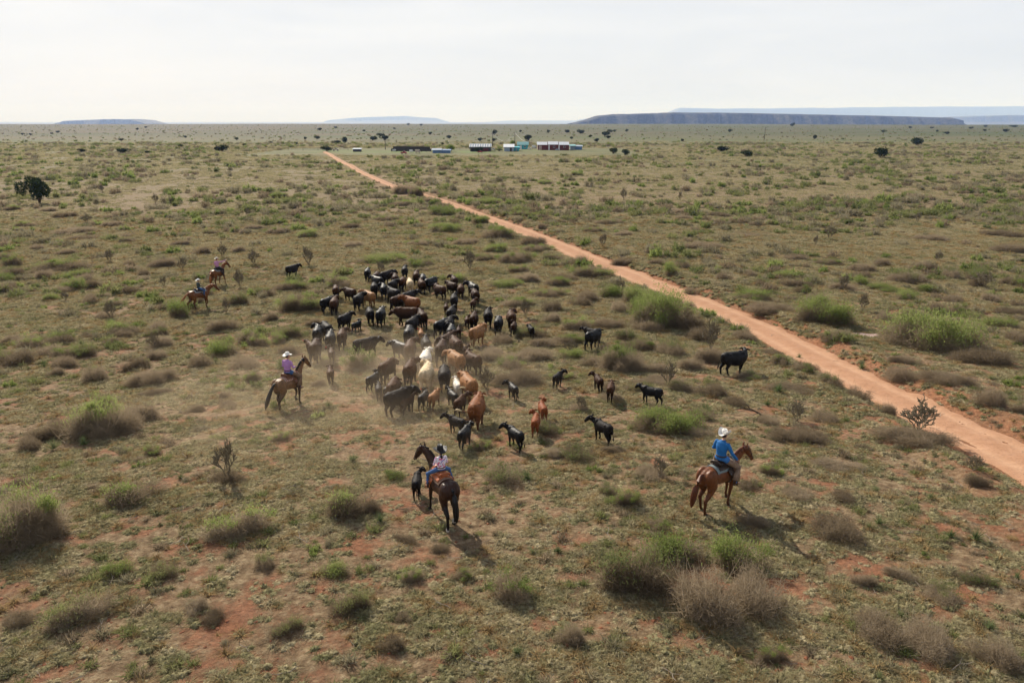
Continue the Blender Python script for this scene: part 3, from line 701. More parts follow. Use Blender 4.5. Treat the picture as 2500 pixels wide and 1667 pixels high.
def drape(y0, y1, ang, off, thick, name, mat, parent, ny=10, na=18):
    bm = bmesh.new(); V = []
    for lay in (off + thick, off):
        G = []
        for i in range(ny + 1):
            y = y0 + (y1 - y0) * i / ny; zc, hw, hh = hsec(y); row = []
            for k in range(na + 1):
                a_ = R(ang) * (2 * k / na - 1)
                row.append(bm.verts.new(((hw + lay) * math.sin(a_) * 1.0, y, zc + (hh + lay) * math.cos(a_) + (.06 * math.exp(-((y - .38) / .2) ** 2) * math.exp(-(a_ / .4) ** 2)))))
            G.append(row)
        V.append(G)
    A, B = V
    for i in range(ny):
        for k in range(na):
            bm.faces.new((A[i][k], A[i][k + 1], A[i + 1][k + 1], A[i + 1][k])); bm.faces.new((B[i][k], B[i + 1][k], B[i + 1][k + 1], B[i][k + 1]))
    for i in range(ny):
        bm.faces.new((A[i][0], A[i + 1][0], B[i + 1][0], B[i][0])); bm.faces.new((A[i][na], B[i][na], B[i + 1][na], A[i + 1][na]))
    for k in range(na):
        bm.faces.new((A[0][k], B[0][k], B[0][k + 1], A[0][k + 1])); bm.faces.new((A[ny][k], A[ny][k + 1], B[ny][k + 1], B[ny][k]))
    return link(name, to_mesh(bm, name), parent, mat)
def limb(bm, pts, rad, n=12, g=0.0):
    tube(bm, pts, [tuple(v + g for v in r) if isinstance(r, tuple) else r + g for r in rad], n)
    for p, r in zip(pts, rad):
        rr = (r if not isinstance(r, tuple) else min(r)) + g
        ell(bm, p, (rr * .98,) * 3, None, 10)
def rider(loc, rz, label, k=1.0, pose='rein', hat=M_hatw, hatcurl=.5, shirt=None, pants=None, chaps=None, ponytail=False, head_yaw=0.0, lean=.0, kx=1.0, sc=1.0, size_hat=1.0):
    root = empty('person', loc, rz, sc)
    tag(root, label, 'person', 'riders on horseback')
    SZ = 1.57
    def T(p):       # shrink round the seat for the young riders
        return Vector((p[0] * (k if p[2] > SZ - .02 else (k * .35 + .65)) * kx, p[1] * k + lean * max(0, p[2] - 1.6), SZ + (p[2] - SZ) * k))
    pel = T((0, -.04, 1.66)); wst = T((0, -.05, 1.80)); ch = T((0, -.04, 2.0)); shz = T((0, -.03, 2.12)); nkp = T((0, -.01, 2.20)); hc = T((0, .03, 2.335))
    hipL = [T((s_ * .10, -.02, 1.64)) for s_ in (-1, 1)]
    kneeL = [T((s_ * .37, .30, 1.36)) for s_ in (-1, 1)]
    ankL = [T((s_ * .42, .14, .93)) for s_ in (-1, 1)]
    toeL = [T((s_ * .43, .36, .86)) for s_ in (-1, 1)]
    if pose == 'rein':
        arms = [[T((-.19, -.03, 2.10)), T((-.28, .0, 1.86)), T((-.10, .27, 1.76))], [T((.19, -.03, 2.10)), T((.27, .01, 1.86)), T((.12, .30, 1.78))]]
    elif pose == 'thigh':
        arms = [[T((-.19, -.03, 2.10)), T((-.30, -.02, 1.86)), T((-.16, .24, 1.80))], [T((.19, -.03, 2.10)), T((.33, .02, 1.84)), T((.38, .22, 1.62))]]
    elif pose == 'hold':
        arms = [[T((-.19, -.03, 2.10)), T((-.27, .06, 1.88)), T((-.06, .30, 1.86))], [T((.19, -.03, 2.10)), T((.27, .10, 1.88)), T((.22, .38, 1.92))]]
    else:           # pointing ahead to the right
        arms = [[T((-.19, -.03, 2.10)), T((-.28, .0, 1.86)), T((-.10, .27, 1.76))], [T((.19, -.02, 2.11)), T((.40, .18, 2.10)), T((.60, .38, 2.20))]]
    q = k
    torso = [pel, wst, T((0, -.05, 1.9)), ch, shz, T((0, -.02, 2.155))]
    trad = [(.165 * q, .125 * q), (.145 * q, .105 * q), (.165 * q, .115 * q), (.185 * q, .12 * q), (.165 * q, .095 * q), (.09 * q, .07 * q)]
    def torso_tube(bm, g, i0=0, i1=None):
        tube(bm, torso[i0:i1], [(a_ + g, b_ + g) for a_, b_ in trad[i0:i1]], 16, up=Vector((0, 1, 0)))
    # one continuous body
    bm = bmesh.new(); torso_tube(bm, -.012)
    tube(bm, [T((0, -.02, 2.12)), nkp, T((0, .01, 2.26))], [.06 * q, .052 * q, .055 * q], 12)
    hy = Matrix.Rotation(-head_yaw, 4, 'Z')
    ell(bm, hc, (.078 * q, .098 * q, .112 * q), hy, 16)
    def H(p): return hc + (hy @ Vector(p)) * q
    ell(bm, H((0, .045, -.06)), (.052 * q, .05 * q, .055 * q), hy)
    tube(bm, [H((0, .085, .02)), H((0, .112, -.02)), H((0, .09, -.03))], [.010 * q, .016 * q, .012 * q], 8)
    for s_ in (-1, 1): ell(bm, H((s_ * .08, 0, -.01)), (.012 * q, .022 * q, .032 * q), hy)
    for i in range(2):
        limb(bm, arms[i], [.045 * q, .038 * q, .028 * q]); limb(bm, [hipL[i], kneeL[i], ankL[i]], [.085 * q, .06 * q, .042 * q]); limb(bm, [ankL[i], toeL[i]], [.038 * q, .03 * q])
        d = (arms[i][2] - arms[i][1]).normalized(); hp = arms[i][2]
        sd = d.cross(Vector((0, 0, 1))).normalized()
        tube(bm, [hp, hp + d * .05 * q, hp + d * .095 * q], [(.026 * q, .02 * q), (.042 * q, .018 * q), (.038 * q, .015 * q)], 10)
        pal = hp + d * .09 * q; curl = pose != 'point' or i == 0
        for f in range(4):
            ln = (.062, .072, .068, .052)[f] * q; b0 = pal + sd * (f - 1.5) * .021 * q; dn = Vector((0, 0, -1))
            e1 = b0 + d * ln * .45 + dn * (.012 if curl else 0) * q; e2 = e1 + (d * .15 + dn * .8 if curl else d) * ln * .4; e3 = e2 + (-d * .7 + dn * .3 if curl else d) * ln * .3
            if not curl and f > 0: e2 = e1 + dn * ln * .4; e3 = e2 - d * ln * .3
            tube(bm, [b0 - d * .01, e1, e2, e3], [.0105 * q, .010 * q, .009 * q, .007 * q], 8)
        tb = hp + d * .035 * q - sd * (-1 if i else 1) * -.03 * q
        tube(bm, [hp + d * .03 * q, tb + d * .01, tb + d * .045 * q + Vector((0, 0, -.012))], [.013 * q, .012 * q, .009 * q], 8)
    link('body', fuse(bm, 'rider_body', .0115 * max(q, .75), 1, .4), root, M_skin)
    # shirt
    bm = bmesh.new(); torso_tube(bm, .012)
    for i in range(2):
        mid = arms[i][1].lerp(arms[i][2], .88); limb(bm, [arms[i][0], arms[i][0].lerp(arms[i][1], .5), arms[i][1], mid], [.062 * q, .058 * q, .052 * q, .04 * q])
    tube(bm, [T((0, -.02, 2.11)), T((0, -.015, 2.20))], [.085 * q, .068 * q], 12)
    link('shirt', fuse(bm, 'rider_shirt', .014, 1, .5), root, shirt)
    bm = bmesh.new(); tube(bm, [T((0, -.045, 1.705)), T((0, -.047, 1.745))], [(.163 * q + .012, .122 * q + .012), (.158 * q + .012, .118 * q + .012)], 16, up=Vector((0, 1, 0)))
    link('belt', to_mesh(bm, 'belt'), root, M_strap)
    # trousers
    bm = bmesh.new(); tube(bm, [T((0, -.03, 1.6)), pel, T((0, -.05, 1.735))], [(.16 * q, .13 * q), (.172 * q, .135 * q), (.156 * q, .118 * q)], 16, up=Vector((0, 1, 0)))
    for i in range(2): limb(bm, [hipL[i], hipL[i].lerp(kneeL[i], .5), kneeL[i], kneeL[i].lerp(ankL[i], .5), ankL[i].lerp(kneeL[i], .05)], [.105 * q, .092 * q, .078 * q, .066 * q, .058 * q])
    link('jeans', fuse(bm, 'rider_jeans', .015, 1, .5), root, pants)
    for i in range(2):
        bm = bmesh.new(); limb(bm, [ankL[i] + Vector((0, 0, .08 * q)), ankL[i]], [.05 * q, .048 * q]); tube(bm, [ankL[i] + Vector((0, -.06, -.035)) * q, ankL[i] + Vector((0, .06, -.05)) * q, toeL[i]], [(.04 * q, .04 * q), (.045 * q, .04 * q), (.03 * q, .022 * q)], 10)
        link('boot', to_mesh(bm, 'boot'), root, M_boot)
        if chaps:
            bm = bmesh.new(); a_, b_, c_ = hipL[i], kneeL[i], ankL[i]; sx = -1 if i == 0 else 1
            tube(bm, [a_.lerp(b_, .25), a_.lerp(b_, .6), b_, b_.lerp(c_, .45) + Vector((sx * .01, -.01, 0)), b_.lerp(c_, .82) + Vector((sx * .02, -.02, 0))],
                 [(.115, .105), (.11, .10), (.10, .105), (.10, .115), (.10, .13)], 14)
            link('chaps', to_mesh(bm, 'chaps'), root, chaps)
    # hat
    bm = bmesh.new(); hs = size_hat * (.9 + .1 * q) * (.8 + .2 * q); nr, na = 5, 36; G = []
    for j in range(nr + 1):
        f = j / nr; row = []
        for a_ in range(na):
            th = 2 * math.pi * a_ / na; sx, sy = math.sin(th), math.cos(th)
            rx = .078 + (.185 - .078) * f; ry = .098 + (.215 - .098) * f
            z = hatcurl * .16 * f ** 2.0 * abs(sx) ** 2.2 - .022 * f * abs(sy)
            row.append((rx * sx * (1 - .16 * hatcurl * f * abs(sx)), ry * sy, z))
        G.append(row)
    rows = []
    for lay in (.006, 0):
        rows.append([[bm.verts.new(hc + (hy @ Vector((p[0], p[1], p[2] + lay + .052))) * hs) for p in row] for row in G])
    for li, Gv in enumerate(rows):
        for j in range(nr):
            for a_ in range(na):
                f_ = (Gv[j][a_], Gv[j][(a_ + 1) % na], Gv[j + 1][(a_ + 1) % na], Gv[j + 1][a_]); bm.faces.new(f_ if li else f_[::-1])
    for a_ in range(na): bm.faces.new((rows[0][nr][a_], rows[0][nr][(a_ + 1) % na], rows[1][nr][(a_ + 1) % na], rows[1][nr][a_]))
    link('hat_brim', to_mesh(bm, 'hat_brim'), root, hat)
    bm = bmesh.new(); prev = None; prof = [(.0, 1.0), (.03, 1.0), (.07, .95), (.105, .88), (.125, .74), (.128, .5), (.112, .25), (.105, .02)]
    for (z, f) in prof:
        row = []
        for a_ in range(24):
            th = 2 * math.pi * a_ / 24; pinch = 1 - .18 * max(0, math.cos(th)) * (z / .128)
            row.append(bm.verts.new(hc + (hy @ Vector((.082 * f * math.sin(th) * pinch, .102 * f * math.cos(th), z + .052 + (.012 * abs(math.sin(th)) if f < .8 else 0)))) * hs))
        if prev:
            for a_ in range(24): bm.faces.new((prev[a_], prev[(a_ + 1) % 24], row[(a_ + 1) % 24], row[a_]))
        prev = row
    bm.faces.new(prev); cr = link('hat_crown', to_mesh(bm, 'hat_crown'), root, hat)
    bm = bmesh.new(); prev = None
    for (z, f) in [(.004, 1.03), (.024, 1.025)]:
        row = [bm.verts.new(hc + (hy @ Vector((.082 * f * math.sin(2 * math.pi * a_ / 24), .102 * f * math.cos(2 * math.pi * a_ / 24), z + .054))) * hs) for a_ in range(24)]
        if prev:
            for a_ in range(24): bm.faces.new((prev[a_], prev[(a_ + 1) % 24], row[(a_ + 1) % 24], row[a_]))
        prev = row
    link('hat_band', to_mesh(bm, 'hat_band'), root, M_strap if hat is not M_hatw else M_hatt)
    bm = bmesh.new(); ell(bm, H((0, -.018, .005)), (.084 * q, .092 * q, .085 * q), hy)
    if ponytail:
        tube(bm, [H((0, -.08, 0)), H((0, -.13, -.04)), H((0, -.13, -.15)), H((0, -.125, -.30)), H((.01, -.12, -.42)), H((.015, -.115, -.47))], [.035 * q, .05 * q, .055 * q, .052 * q, .04 * q, .008], 10)
    link('hair', to_mesh(bm, 'hair'), root, M_hair)
    return root, arms
M_hcoat = {
    'bay': coat('bay_horse_coat', (.038, .016, .009), (.010, .007, .006), .45, .22, .75, .35),
    'sorrel': coat('sorrel_horse_coat', (.13, .042, .014), (.07, .023, .009), .45, .22, .6, .5),
    'buckskin': coat('buckskin_horse_coat', (.18, .095, .045), (.035, .02, .013), .5, .2, .80, .35),
    'chestnut': coat('chestnut_horse_coat', (.15, .055, .018), (.08, .028, .012), .45, .22, .6, .5),
}
def horse(px, py, hd, kind, label, phase, yaw, neck, tail_col, tail_sweep=(0, 0), size=1.0, blanket=None, rider_kw=None, tack=M_leather, socks=(), saddle_lab='', blanket_lab='', rein_to=None):
    gx, gy, sc = ground_at(px, py); az = math.atan2(gx, gy); h = R(hd) + az * .9
    loc = (gx, gy, tz(gx, gy) - .01)
    me, nk, hdp, hooves, (piv, Y0, Y1, py_, pz) = horse_body('horse_body', phase, yaw, neck)
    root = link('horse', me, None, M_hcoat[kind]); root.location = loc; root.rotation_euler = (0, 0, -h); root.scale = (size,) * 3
    tag(root, label, 'horse', 'saddle horses')
    th = R(0)
    # tail
    bm = bmesh.new(); tx, ty = tail_sweep
    tube(bm, [(0, -.88, 1.36), (0, -.965, 1.34), (tx * .1, -1.03 - ty * .15, 1.2), (tx * .35, -1.05 - ty * .4, 1.0), (tx * .65, -1.04 - ty * .7, .78), (tx * .9, -1.02 - ty * .95, .58), (tx * 1.1, -1.0 - ty * 1.15, .42), (tx * 1.15, -1.0 - ty * 1.22, .34)],
         [.03, .045, .062, .085, .095, .085, .05, .01], 10)
    tme = to_mesh(bm, 'tail'); tl = link('tail', tme, root, tail_col)
    # hair strands on the tail
    # mane
    bm = bmesh.new()
    for i in range(26):
        f = i / 25; k_ = f * (len(nk) - 1); a_ = min(int(k_), len(nk) - 2); p = nk[a_].lerp(nk[a_ + 1], k_ - a_)
        up_ = (.27, .24, .19, .15, .115); r_ = up_[a_] + (up_[a_ + 1] - up_[a_]) * (k_ - a_)
        d = (nk[a_ + 1] - nk[a_]).normalized(); sd = d.cross(Vector((0, 0, 1))).normalized(); u = sd.cross(d).normalized()
        if f < .18: continue
        t0 = p + u * (r_ + .01)
        tube(bm, [t0, t0 + sd * .05 - u * .03, t0 + sd * (.085 + .02 * math.sin(i * 2.3)) - u * (.10 + .03 * math.sin(i * 1.7)) - Vector((0, 0, .05))], [.02, .022, .006], 6)
    fl = yawpts([(0, py_ + .02, pz + .06), (0, py_ + .12, pz + .0), (0, py_ + .17, pz - .08)], yaw, piv, Y0, Y1); tube(bm, fl, [.02, .025, .006], 6)
    link('mane', to_mesh(bm, 'mane'), root, tail_col)
    for i, hp in enumerate(hooves):
        bm = bmesh.new(); x, y, z = hp
        tube(bm, [(x, y + .005, z - .0), (x, y - .005, z + .055)], [(.062, .07), (.05, .056)], 12, up=Vector((0, 1, 0)))
        link('hoof', to_mesh(bm, 'hoof'), root, M_hoof)
        if i in socks:
            bm = bmesh.new(); tube(bm, [(x, y - .01, z + .05), (x, y - .03, z + .10), (x, y - .035, z + .17)], [.05, .048, .046], 12, up=Vector((0, 1, 0))); link('white_sock', to_mesh(bm, 'white_sock'), root, simple('white_hair', (.55, .5, .45), .7))
    # bridle: cheek straps, brow and nose band
    bm = bmesh.new()
    def ring(p, d, rx, ry, w_=.012, n_=20):
        d = d.normalized(); sd = d.cross(Vector((0, 0, 1))).normalized(); u = sd.cross(d).normalized()
        tube(bm, [p + sd * rx * math.cos(2 * math.pi * i / n_) + u * ry * math.sin(2 * math.pi * i / n_) for i in range(n_ + 1)], [w_ * .6] * (n_ + 1), 6)
    dh = hdp[4] - hdp[1]
    ring(hdp[3], dh, .069, .092); ring(hdp[1] - dh * .02, dh, .094, .112); 
    sdv = dh.cross(Vector((0, 0, 1))).normalized()
    for s_ in (-1, 1):
        tube(bm, [hdp[1] + sdv * s_ * .092, hdp[2] + sdv * s_ * .095, hdp[3] + sdv * s_ * .068, hdp[4] + sdv * s_ * .058], [.008] * 4, 6)
        ell(bm, hdp[4] + sdv * s_ * .06, (.012, .03, .03))
    br = link('bridle', to_mesh(bm, 'bridle'), root, M_strap)
    for s_ in (-1, 1):
        bm = bmesh.new(); p = hdp[2] + sdv * s_ * .078 + Vector((0, 0, .03)); ell(bm, p, (.017, .02, .017)); link('eye', to_mesh(bm, 'eye'), root, M_hatk)
    # saddle blanket and saddle: separate things lying on the horse
    def thing(name, lab, cat):
        e = empty(name, loc, -h, size); tag(e, lab, cat); return e
    e = thing('saddle_blanket', blanket_lab, 'saddle blanket')
    drape(-.48, .46, 62, .004, .016, 'blanket_pad', blanket, e)
    s = thing('saddle', saddle_lab, 'saddle')
    drape(-.36, .38, 50, .024, .02, 'skirt', tack, s)
    bm = bmesh.new(); zs = 1.475
    tube(bm, [(-.17, -.27, zs + .0), (-.14, -.31, zs + .09), (-.07, -.335, zs + .135), (0, -.34, zs + .145), (.07, -.335, zs + .135), (.14, -.31, zs + .09), (.17, -.27, zs + .0)], [.022, .028, .032, .034, .032, .028, .022], 10)
    link('cantle', to_mesh(bm, 'cantle'), s, tack)
    bm = bmesh.new(); ell(bm, (0, -.08, zs + .02), (.15, .25, .055)); ell(bm, (0, -.27, zs + .06), (.14, .06, .07)); link('seat', to_mesh(bm, 'seat'), s, tack)
    bm = bmesh.new(); tube(bm, [(-.13, .25, zs + .02), (-.07, .27, zs + .09), (0, .28, zs + .115), (.07, .27, zs + .09), (.13, .25, zs + .02)], [.025, .03, .035, .03, .025], 10)
    tube(bm, [(0, .28, zs + .1), (0, .31, zs + .17), (0, .315, zs + .185)], [.022, .02, .034], 10); link('horn', to_mesh(bm, 'horn'), s, tack)
    k_ = rider_kw.get('k', 1.0)
    for s_ in (-1, 1):
        bm = bmesh.new(); an = Vector((s_ * .42 * (k_ * .35 + .65), .14 * k_, 1.57 + (.93 - 1.57) * k_ - .05))
        tube(bm, [(s_ * .27, .05, 1.36), (s_ * .34, .10, 1.2), tuple(an + Vector((-s_ * .02, -.02, .2)))], [(.10, .012), (.10, .012), (.04, .012)], 8, up=Vector((1, 0, 0)))
        link('fender', to_mesh(bm, 'fender'), s, tack)
        bm = bmesh.new(); tube(bm, [an + Vector((0, .03, .2)), an + Vector((s_ * .065, .03, .1)), an + Vector((s_ * .065, .03, -.02)), an + Vector((-s_ * .065, .03, -.02)), an + Vector((-s_ * .065, .03, .1)), an + Vector((0, .03, .2))], [.014] * 6, 6)
        link('stirrup', to_mesh(bm, 'stirrup'), s, tack)
    bm = bmesh.new(); zc, hw, hh = hsec(.22)
    tube(bm, [((hw + .012) * math.sin(R(a_)), .22, zc - .0 + (hh + .012) * math.cos(R(a_))) for a_ in range(58, 303, 10)], [(.04, .008)] * 25, 8, up=Vector((0, 1, 0)))
    link('cinch', to_mesh(bm, 'cinch'), s, M_strap)
    pr, arms = rider(loc, -h, **rider_kw, sc=size)
    # reins from bit to hand
    bm = bmesh.new(); hand = arms[0][2] + (arms[0][2] - arms[0][1]).normalized() * .1
    for s_ in (-1, 1):
        a_ = hdp[4] + sdv * s_ * .065; b_ = hand + Vector((s_ * .01, 0, 0)); m_ = a_.lerp(b_, .5) - Vector((-s_ * .10, 0, .10))
        pts = [a_, a_.lerp(m_, .55) - Vector((0, 0, .02)), m_, m_.lerp(b_, .5) - Vector((0, 0, .02)), b_]; tube(bm, pts, [.007] * 5, 6)
    link('reins', to_mesh(bm, 'reins'), root, M_strap)
    return root
def floral():
    m, t, o = newmat('white_floral_cotton'); p = N(t, 'ShaderNodeBsdfPrincipled', Roughness=.85)
    oc = N(t, 'ShaderNodeTexCoord').outputs['Object']
    f = ramp(t, noise(t, 14, 2, oc), [(.55, (0, 0, 0)), (.58, (1, 1, 1))]); f2 = ramp(t, noise(t, 19, 2, oc), [(.6, (0, 0, 0)), (.63, (1, 1, 1))])
    c = mixc(t, f, (.74, .70, .76), (.62, .12, .22)); c = mixc(t, f2, c, (.20, .14, .40)); t.links.new(c, p.inputs['Base Color']); t.links.new(p.outputs[0], o.inputs[0]); return m
M_tb = simple('black_tail_hair', (.008, .007, .007), .5, .3, 30); M_tr = simple('red_brown_tail_hair', (.09, .025, .01), .5, .4, 30); M_ts = simple('sorrel_tail_hair', (.30, .11, .035), .5, .4, 30)
B1 = blanket_mat('striped_blanket', (.02, .025, .03), (.30, .36, .36), 9); B2 = blanket_mat('tan_blanket', (.30, .20, .13), (.11, .05, .035), 5)
B3 = blanket_mat('red_blanket', (.30, .06, .03), (.45, .38, .32), 3); B4 = blanket_mat('grey_blanket', (.35, .36, .36), (.2, .2, .22), 5)
horse(1752, 1234, 35, 'sorrel', 'shiny sorrel horse at right carrying the rider in a blue shirt', 1.0, .05, 1.62, M_tr, (-.10, .12), 1.02, B1, dict(
    label='person in white hat, bright blue shirt and brown chaps riding the sorrel', pose='thigh', hat=M_hatw, hatcurl=.9, shirt=simple('blue_shirt', (.012, .12, .34), .8, .12, 6, bump=.3), pants=M_brightdenim, chaps=M_chapsp, head_yaw=.0),
    M_leatherd, (), 'dark leather saddle under the blue shirted rider', 'dark blue and white striped blanket under the blue shirted rider')
horse(1080, 1262, -20, 'bay', 'dark bay horse nearest the camera, seen from behind, head turned left', 2.4, -.35, 1.86, M_tb, (.06, -.01), 1.0, B2, dict(
    label='girl with black hat, ponytail and white flowered shirt riding the dark bay', k=.74, pose='rein', hat=M_hatk, hatcurl=.35, shirt=floral(), pants=M_denim, ponytail=True, head_yaw=.0, size_hat=1.25),
    M_leathero, (1, 3), 'orange brown saddle with raised back under the girl rider', 'folded tan blanket under the girl rider')
bpy.data.objects['person.001'].name = 'person.001'
horse(712, 992, 40, 'buckskin', 'dun horse with black tail left of the herd', .4, .0, 1.90, M_tb, (-.12, .38), 1.0, B3, dict(
    label='person in white hat and pale purple shirt riding the dun horse', pose='rein', hat=M_hatw, hatcurl=.25, shirt=simple('lilac_shirt', (.42, .22, .46), .8, .1, 6, bump=.3), pants=M_denim, chaps=M_chaps, head_yaw=.35),
    M_leather, (), 'brown saddle on the dun horse left of the herd', 'red and white blanket on the dun horse')
horse(492, 755, 58, 'chestnut', 'chestnut horse with blown back tail, nearer of two far horses', 2.9, .25, 1.68, M_ts, (-.2, .55), .98, B4, dict(
    label='young person in white hat, grey top and jeans on the nearer far horse', k=.76, pose='rein', hat=M_hatw, hatcurl=.5, shirt=simple('grey_green_shirt', (.05, .065, .065), .85, .1, 6), pants=M_denim, head_yaw=.2),
    M_leatherd, (), 'dark saddle on the nearer of the two far horses', 'pale grey blanket on the nearer of the two far horses')
horse(536, 696, 35, 'chestnut', 'chestnut horse of the pointing rider, farther of two far horses', 4.4, .25, 1.86, M_ts, (-.05, .1), .98, B4, dict(
    label='person in pink shirt and hat pointing right from the farthest horse', pose='point', hat=M_hatt, hatcurl=.5, shirt=simple('pink_shirt', (.50, .23, .38), .8, .1, 6), pants=simple('black_jeans', (.02, .02, .025), .8), head_yaw=.45),
    M_leatherd, (), 'dark saddle under the farthest, pointing rider', 'pale grey blanket under the farthest, pointing rider')

# ------------------------------------------------------------------ vegetation meshes
def ribbons(P0, D, L_, W_, K=2, curve=None, taper=.25, r=None):
    """P0 (n,3) starts, D (n,3) unit directions, lengths, widths -> verts, quad faces"""
    r = r or rng
    n_ = len(P0); sd = np.cross(D, r.normal(size=(n_, 3))); sd /= np.linalg.norm(sd, axis=1)[:, None] + 1e-9
    if curve is None: curve = r.normal(size=(n_, 3)) * .25
    V = np.zeros((n_, K + 1, 2, 3))
    for k in range(K + 1):
        f = k / K; c = P0 + D * (L_ * f)[:, None] + curve * (L_ * f * f)[:, None]
        ww = (W_ * (1 - (1 - taper) * f))[:, None] * .5
        V[:, k, 0] = c - sd * ww; V[:, k, 1] = c + sd * ww
    b = (np.arange(n_) * (K + 1) * 2)[:, None]
    F = np.concatenate([np.column_stack([b + 2 * k, b + 2 * k + 1, b + 2 * k + 3, b + 2 * k + 2]) for k in range(K)])
    return V.reshape(-1, 3), F
def join(parts):
    V = []; F = []; o = 0
    for v, f in parts: V.append(v); F.append(f + o); o += len(v)
    return np.concatenate(V), np.concatenate(F)
def unit(v): return v / (np.linalg.norm(v, axis=1)[:, None] + 1e-9)
HR = .42       # natural height of the unit shrub
def lobes(r, n_):
    a_ = r.uniform(0, 6.28, n_); d = np.sqrt(r.uniform(0, 1, n_)) * .72; s = r.uniform(.2, .46, n_)
    return np.column_stack([np.cos(a_) * d, np.sin(a_) * d, np.full(n_, 0)]), s, r.uniform(.6, 1.05, n_)
def shrub_mesh(seed, ntw, wid=.011, nl=9):
    r = np.random.default_rng(seed); C, Sx, Hh = lobes(r, nl)
    C = np.vstack([C, [[0, 0, 0]]]); Sx = np.append(Sx, .6); Hh = np.append(Hh, .85)
    w_ = Sx ** 2; k = r.choice(len(C), ntw, p=w_ / w_.sum())
    u = unit(r.normal(size=(ntw, 3))); u[:, 2] = np.abs(u[:, 2]); rad = r.uniform(.15, 1, ntw) ** .6
    P = C[k] + u * (rad * Sx[k])[:, None]; P[:, 2] = u[:, 2] * rad * Hh[k] * HR * .92 + .01
    D = unit(u * np.array([1, 1, .35]) + r.normal(size=(ntw, 3)) * np.array([.8, .8, .45]) + np.array([0, 0, .12]))
    L_ = r.uniform(.06, .19, ntw) * (.6 + .4 * Hh[k]); P = P - D * (L_ * .45)[:, None]; P[:, 2] = np.maximum(P[:, 2], .0)
    a_ = ribbons(P, D, L_, np.full(ntw, wid) * r.uniform(.5, 1.3, ntw), 2, r=r)
    ns = ntw // 30; k = r.choice(len(C), ns); an = r.uniform(0, 6.28, ns)
    D = unit(np.column_stack([np.cos(an), np.sin(an), r.uniform(.35, 1.8, ns)])); P = C[k] * .8 + r.normal(size=(ns, 3)) * [.06, .06, 0]
    b_ = ribbons(P, D, r.uniform(.3, .62, ns) * (.5 + .5 * Hh[k]), np.full(ns, wid * 1.2), 3, r=r)
    nq = ntw // 25; k = r.choice(len(C), nq); u = unit(r.normal(size=(nq, 3))); u[:, 2] = np.abs(u[:, 2]) * .8; P = C[k] + u * (Sx[k] * .8)[:, None]; P[:, 2] = u[:, 2] * Hh[k] * HR * .8
    c_ = ribbons(P, unit(u * [1, 1, .6] + r.normal(size=(nq, 3)) * .5), r.uniform(.15, .34, nq), np.full(nq, wid * 1.3), 4, r.normal(size=(nq, 3)) * .5 - [0, 0, .3], r=r)
    V, F = join([a_, b_, c_])
    return fast_mesh('shrub_branches', V, F), (C, Sx, Hh)
def leaf_mesh(seed, lob, nleaf, size, cover=.5, clumps=7):
    r = np.random.default_rng(seed + 500); C, Sx, Hh = lob
    k0 = r.choice(len(C), clumps); cu = unit(r.normal(size=(clumps, 3))); cu[:, 2] = np.abs(cu[:, 2]) + .35; cu = unit(cu)
    cc = C[k0] + cu * (Sx[k0])[:, None]; cc[:, 2] = cu[:, 2] * Hh[k0] * HR + .03
    k = r.choice(clumps, nleaf); P = cc[k] + r.normal(size=(nleaf, 3)) * np.array([cover, cover, cover * .42]) * .38 * (.5 + r.uniform(0, 1, clumps)[k])[:, None]
    P[:, 2] = np.abs(P[:, 2]); D = unit(r.normal(size=(nleaf, 3)) + [0, 0, .5])
    V, F = ribbons(P, D, size * r.uniform(.6, 1.5, nleaf), size * r.uniform(.25, .5, nleaf), 1, r=r, taper=.5)
    return fast_mesh('shrub_foliage', V, F)
SH = {}      # (branches mesh, leaf mesh or None)
bigs = [shrub_mesh(100 + i, 15000, .006, 15) for i in range(3)]
mids = [shrub_mesh(200 + i, 6000, .0085, 9) for i in range(5)]
for i, (m_, lb) in enumerate(bigs): m_.materials.append(M_twig)
for i, (m_, lb) in enumerate(mids): m_.materials.append(M_twig)
def lf(seed, lb, n_, s_, cov, cl, mat):
    m_ = leaf_mesh(seed, lb, n_, s_, cov, cl); m_.materials.append(mat); return m_
SH['B'] = [(m_, None) for m_, lb in bigs]; SH['b'] = [(m_, None) for m_, lb in mids]
SH['M'] = [(m_, lf(i, lb, 2600, .030, .30, 7, M_leaf)) for i, (m_, lb) in enumerate(bigs)]
SH['m'] = [(m_, lf(10 + i, lb, 1300, .042, .36, 7, [M_leaf, M_leafd][i % 2])) for i, (m_, lb) in enumerate(mids)]
SH['G'] = [(m_, lf(20 + i, lb, 9000, .032, .50, 16, M_leaf)) for i, (m_, lb) in enumerate(bigs)]
SH['g'] = [(m_, lf(30 + i, lb, 3600, .045, .55, 12, M_leaf)) for i, (m_, lb) in enumerate(mids)]

def shrub_low(seed, leaf):
    r = np.random.default_rng(seed); n_ = 330
    u = unit(r.normal(size=(n_, 3))); u[:, 2] = np.abs(u[:, 2]); C, Sx, Hh = lobes(r, 5); k = r.choice(5, n_)
    P = C[k] + u * (Sx[k] * r.uniform(.2, 1, n_))[:, None]; P[:, 2] = u[:, 2] * Hh[k] * HR * .9
    D = unit(u * [1, 1, .5] + r.normal(size=(n_, 3)) * .5 + [0, 0, .3])
    m_ = fast_mesh('low_shrub', *ribbons(P, D, r.uniform(.15, .34, n_), r.uniform(.03, .06, n_) * (1.5 if leaf else 1), 1, r=r)); return m_
LOWS = []
for i in range(6):
    m_ = shrub_low(900 + i, i % 3 == 1); m_.materials.append([M_twig, M_leafd, M_twig2, M_leafd, M_leaf, M_twig2][i]); LOWS.append(m_)

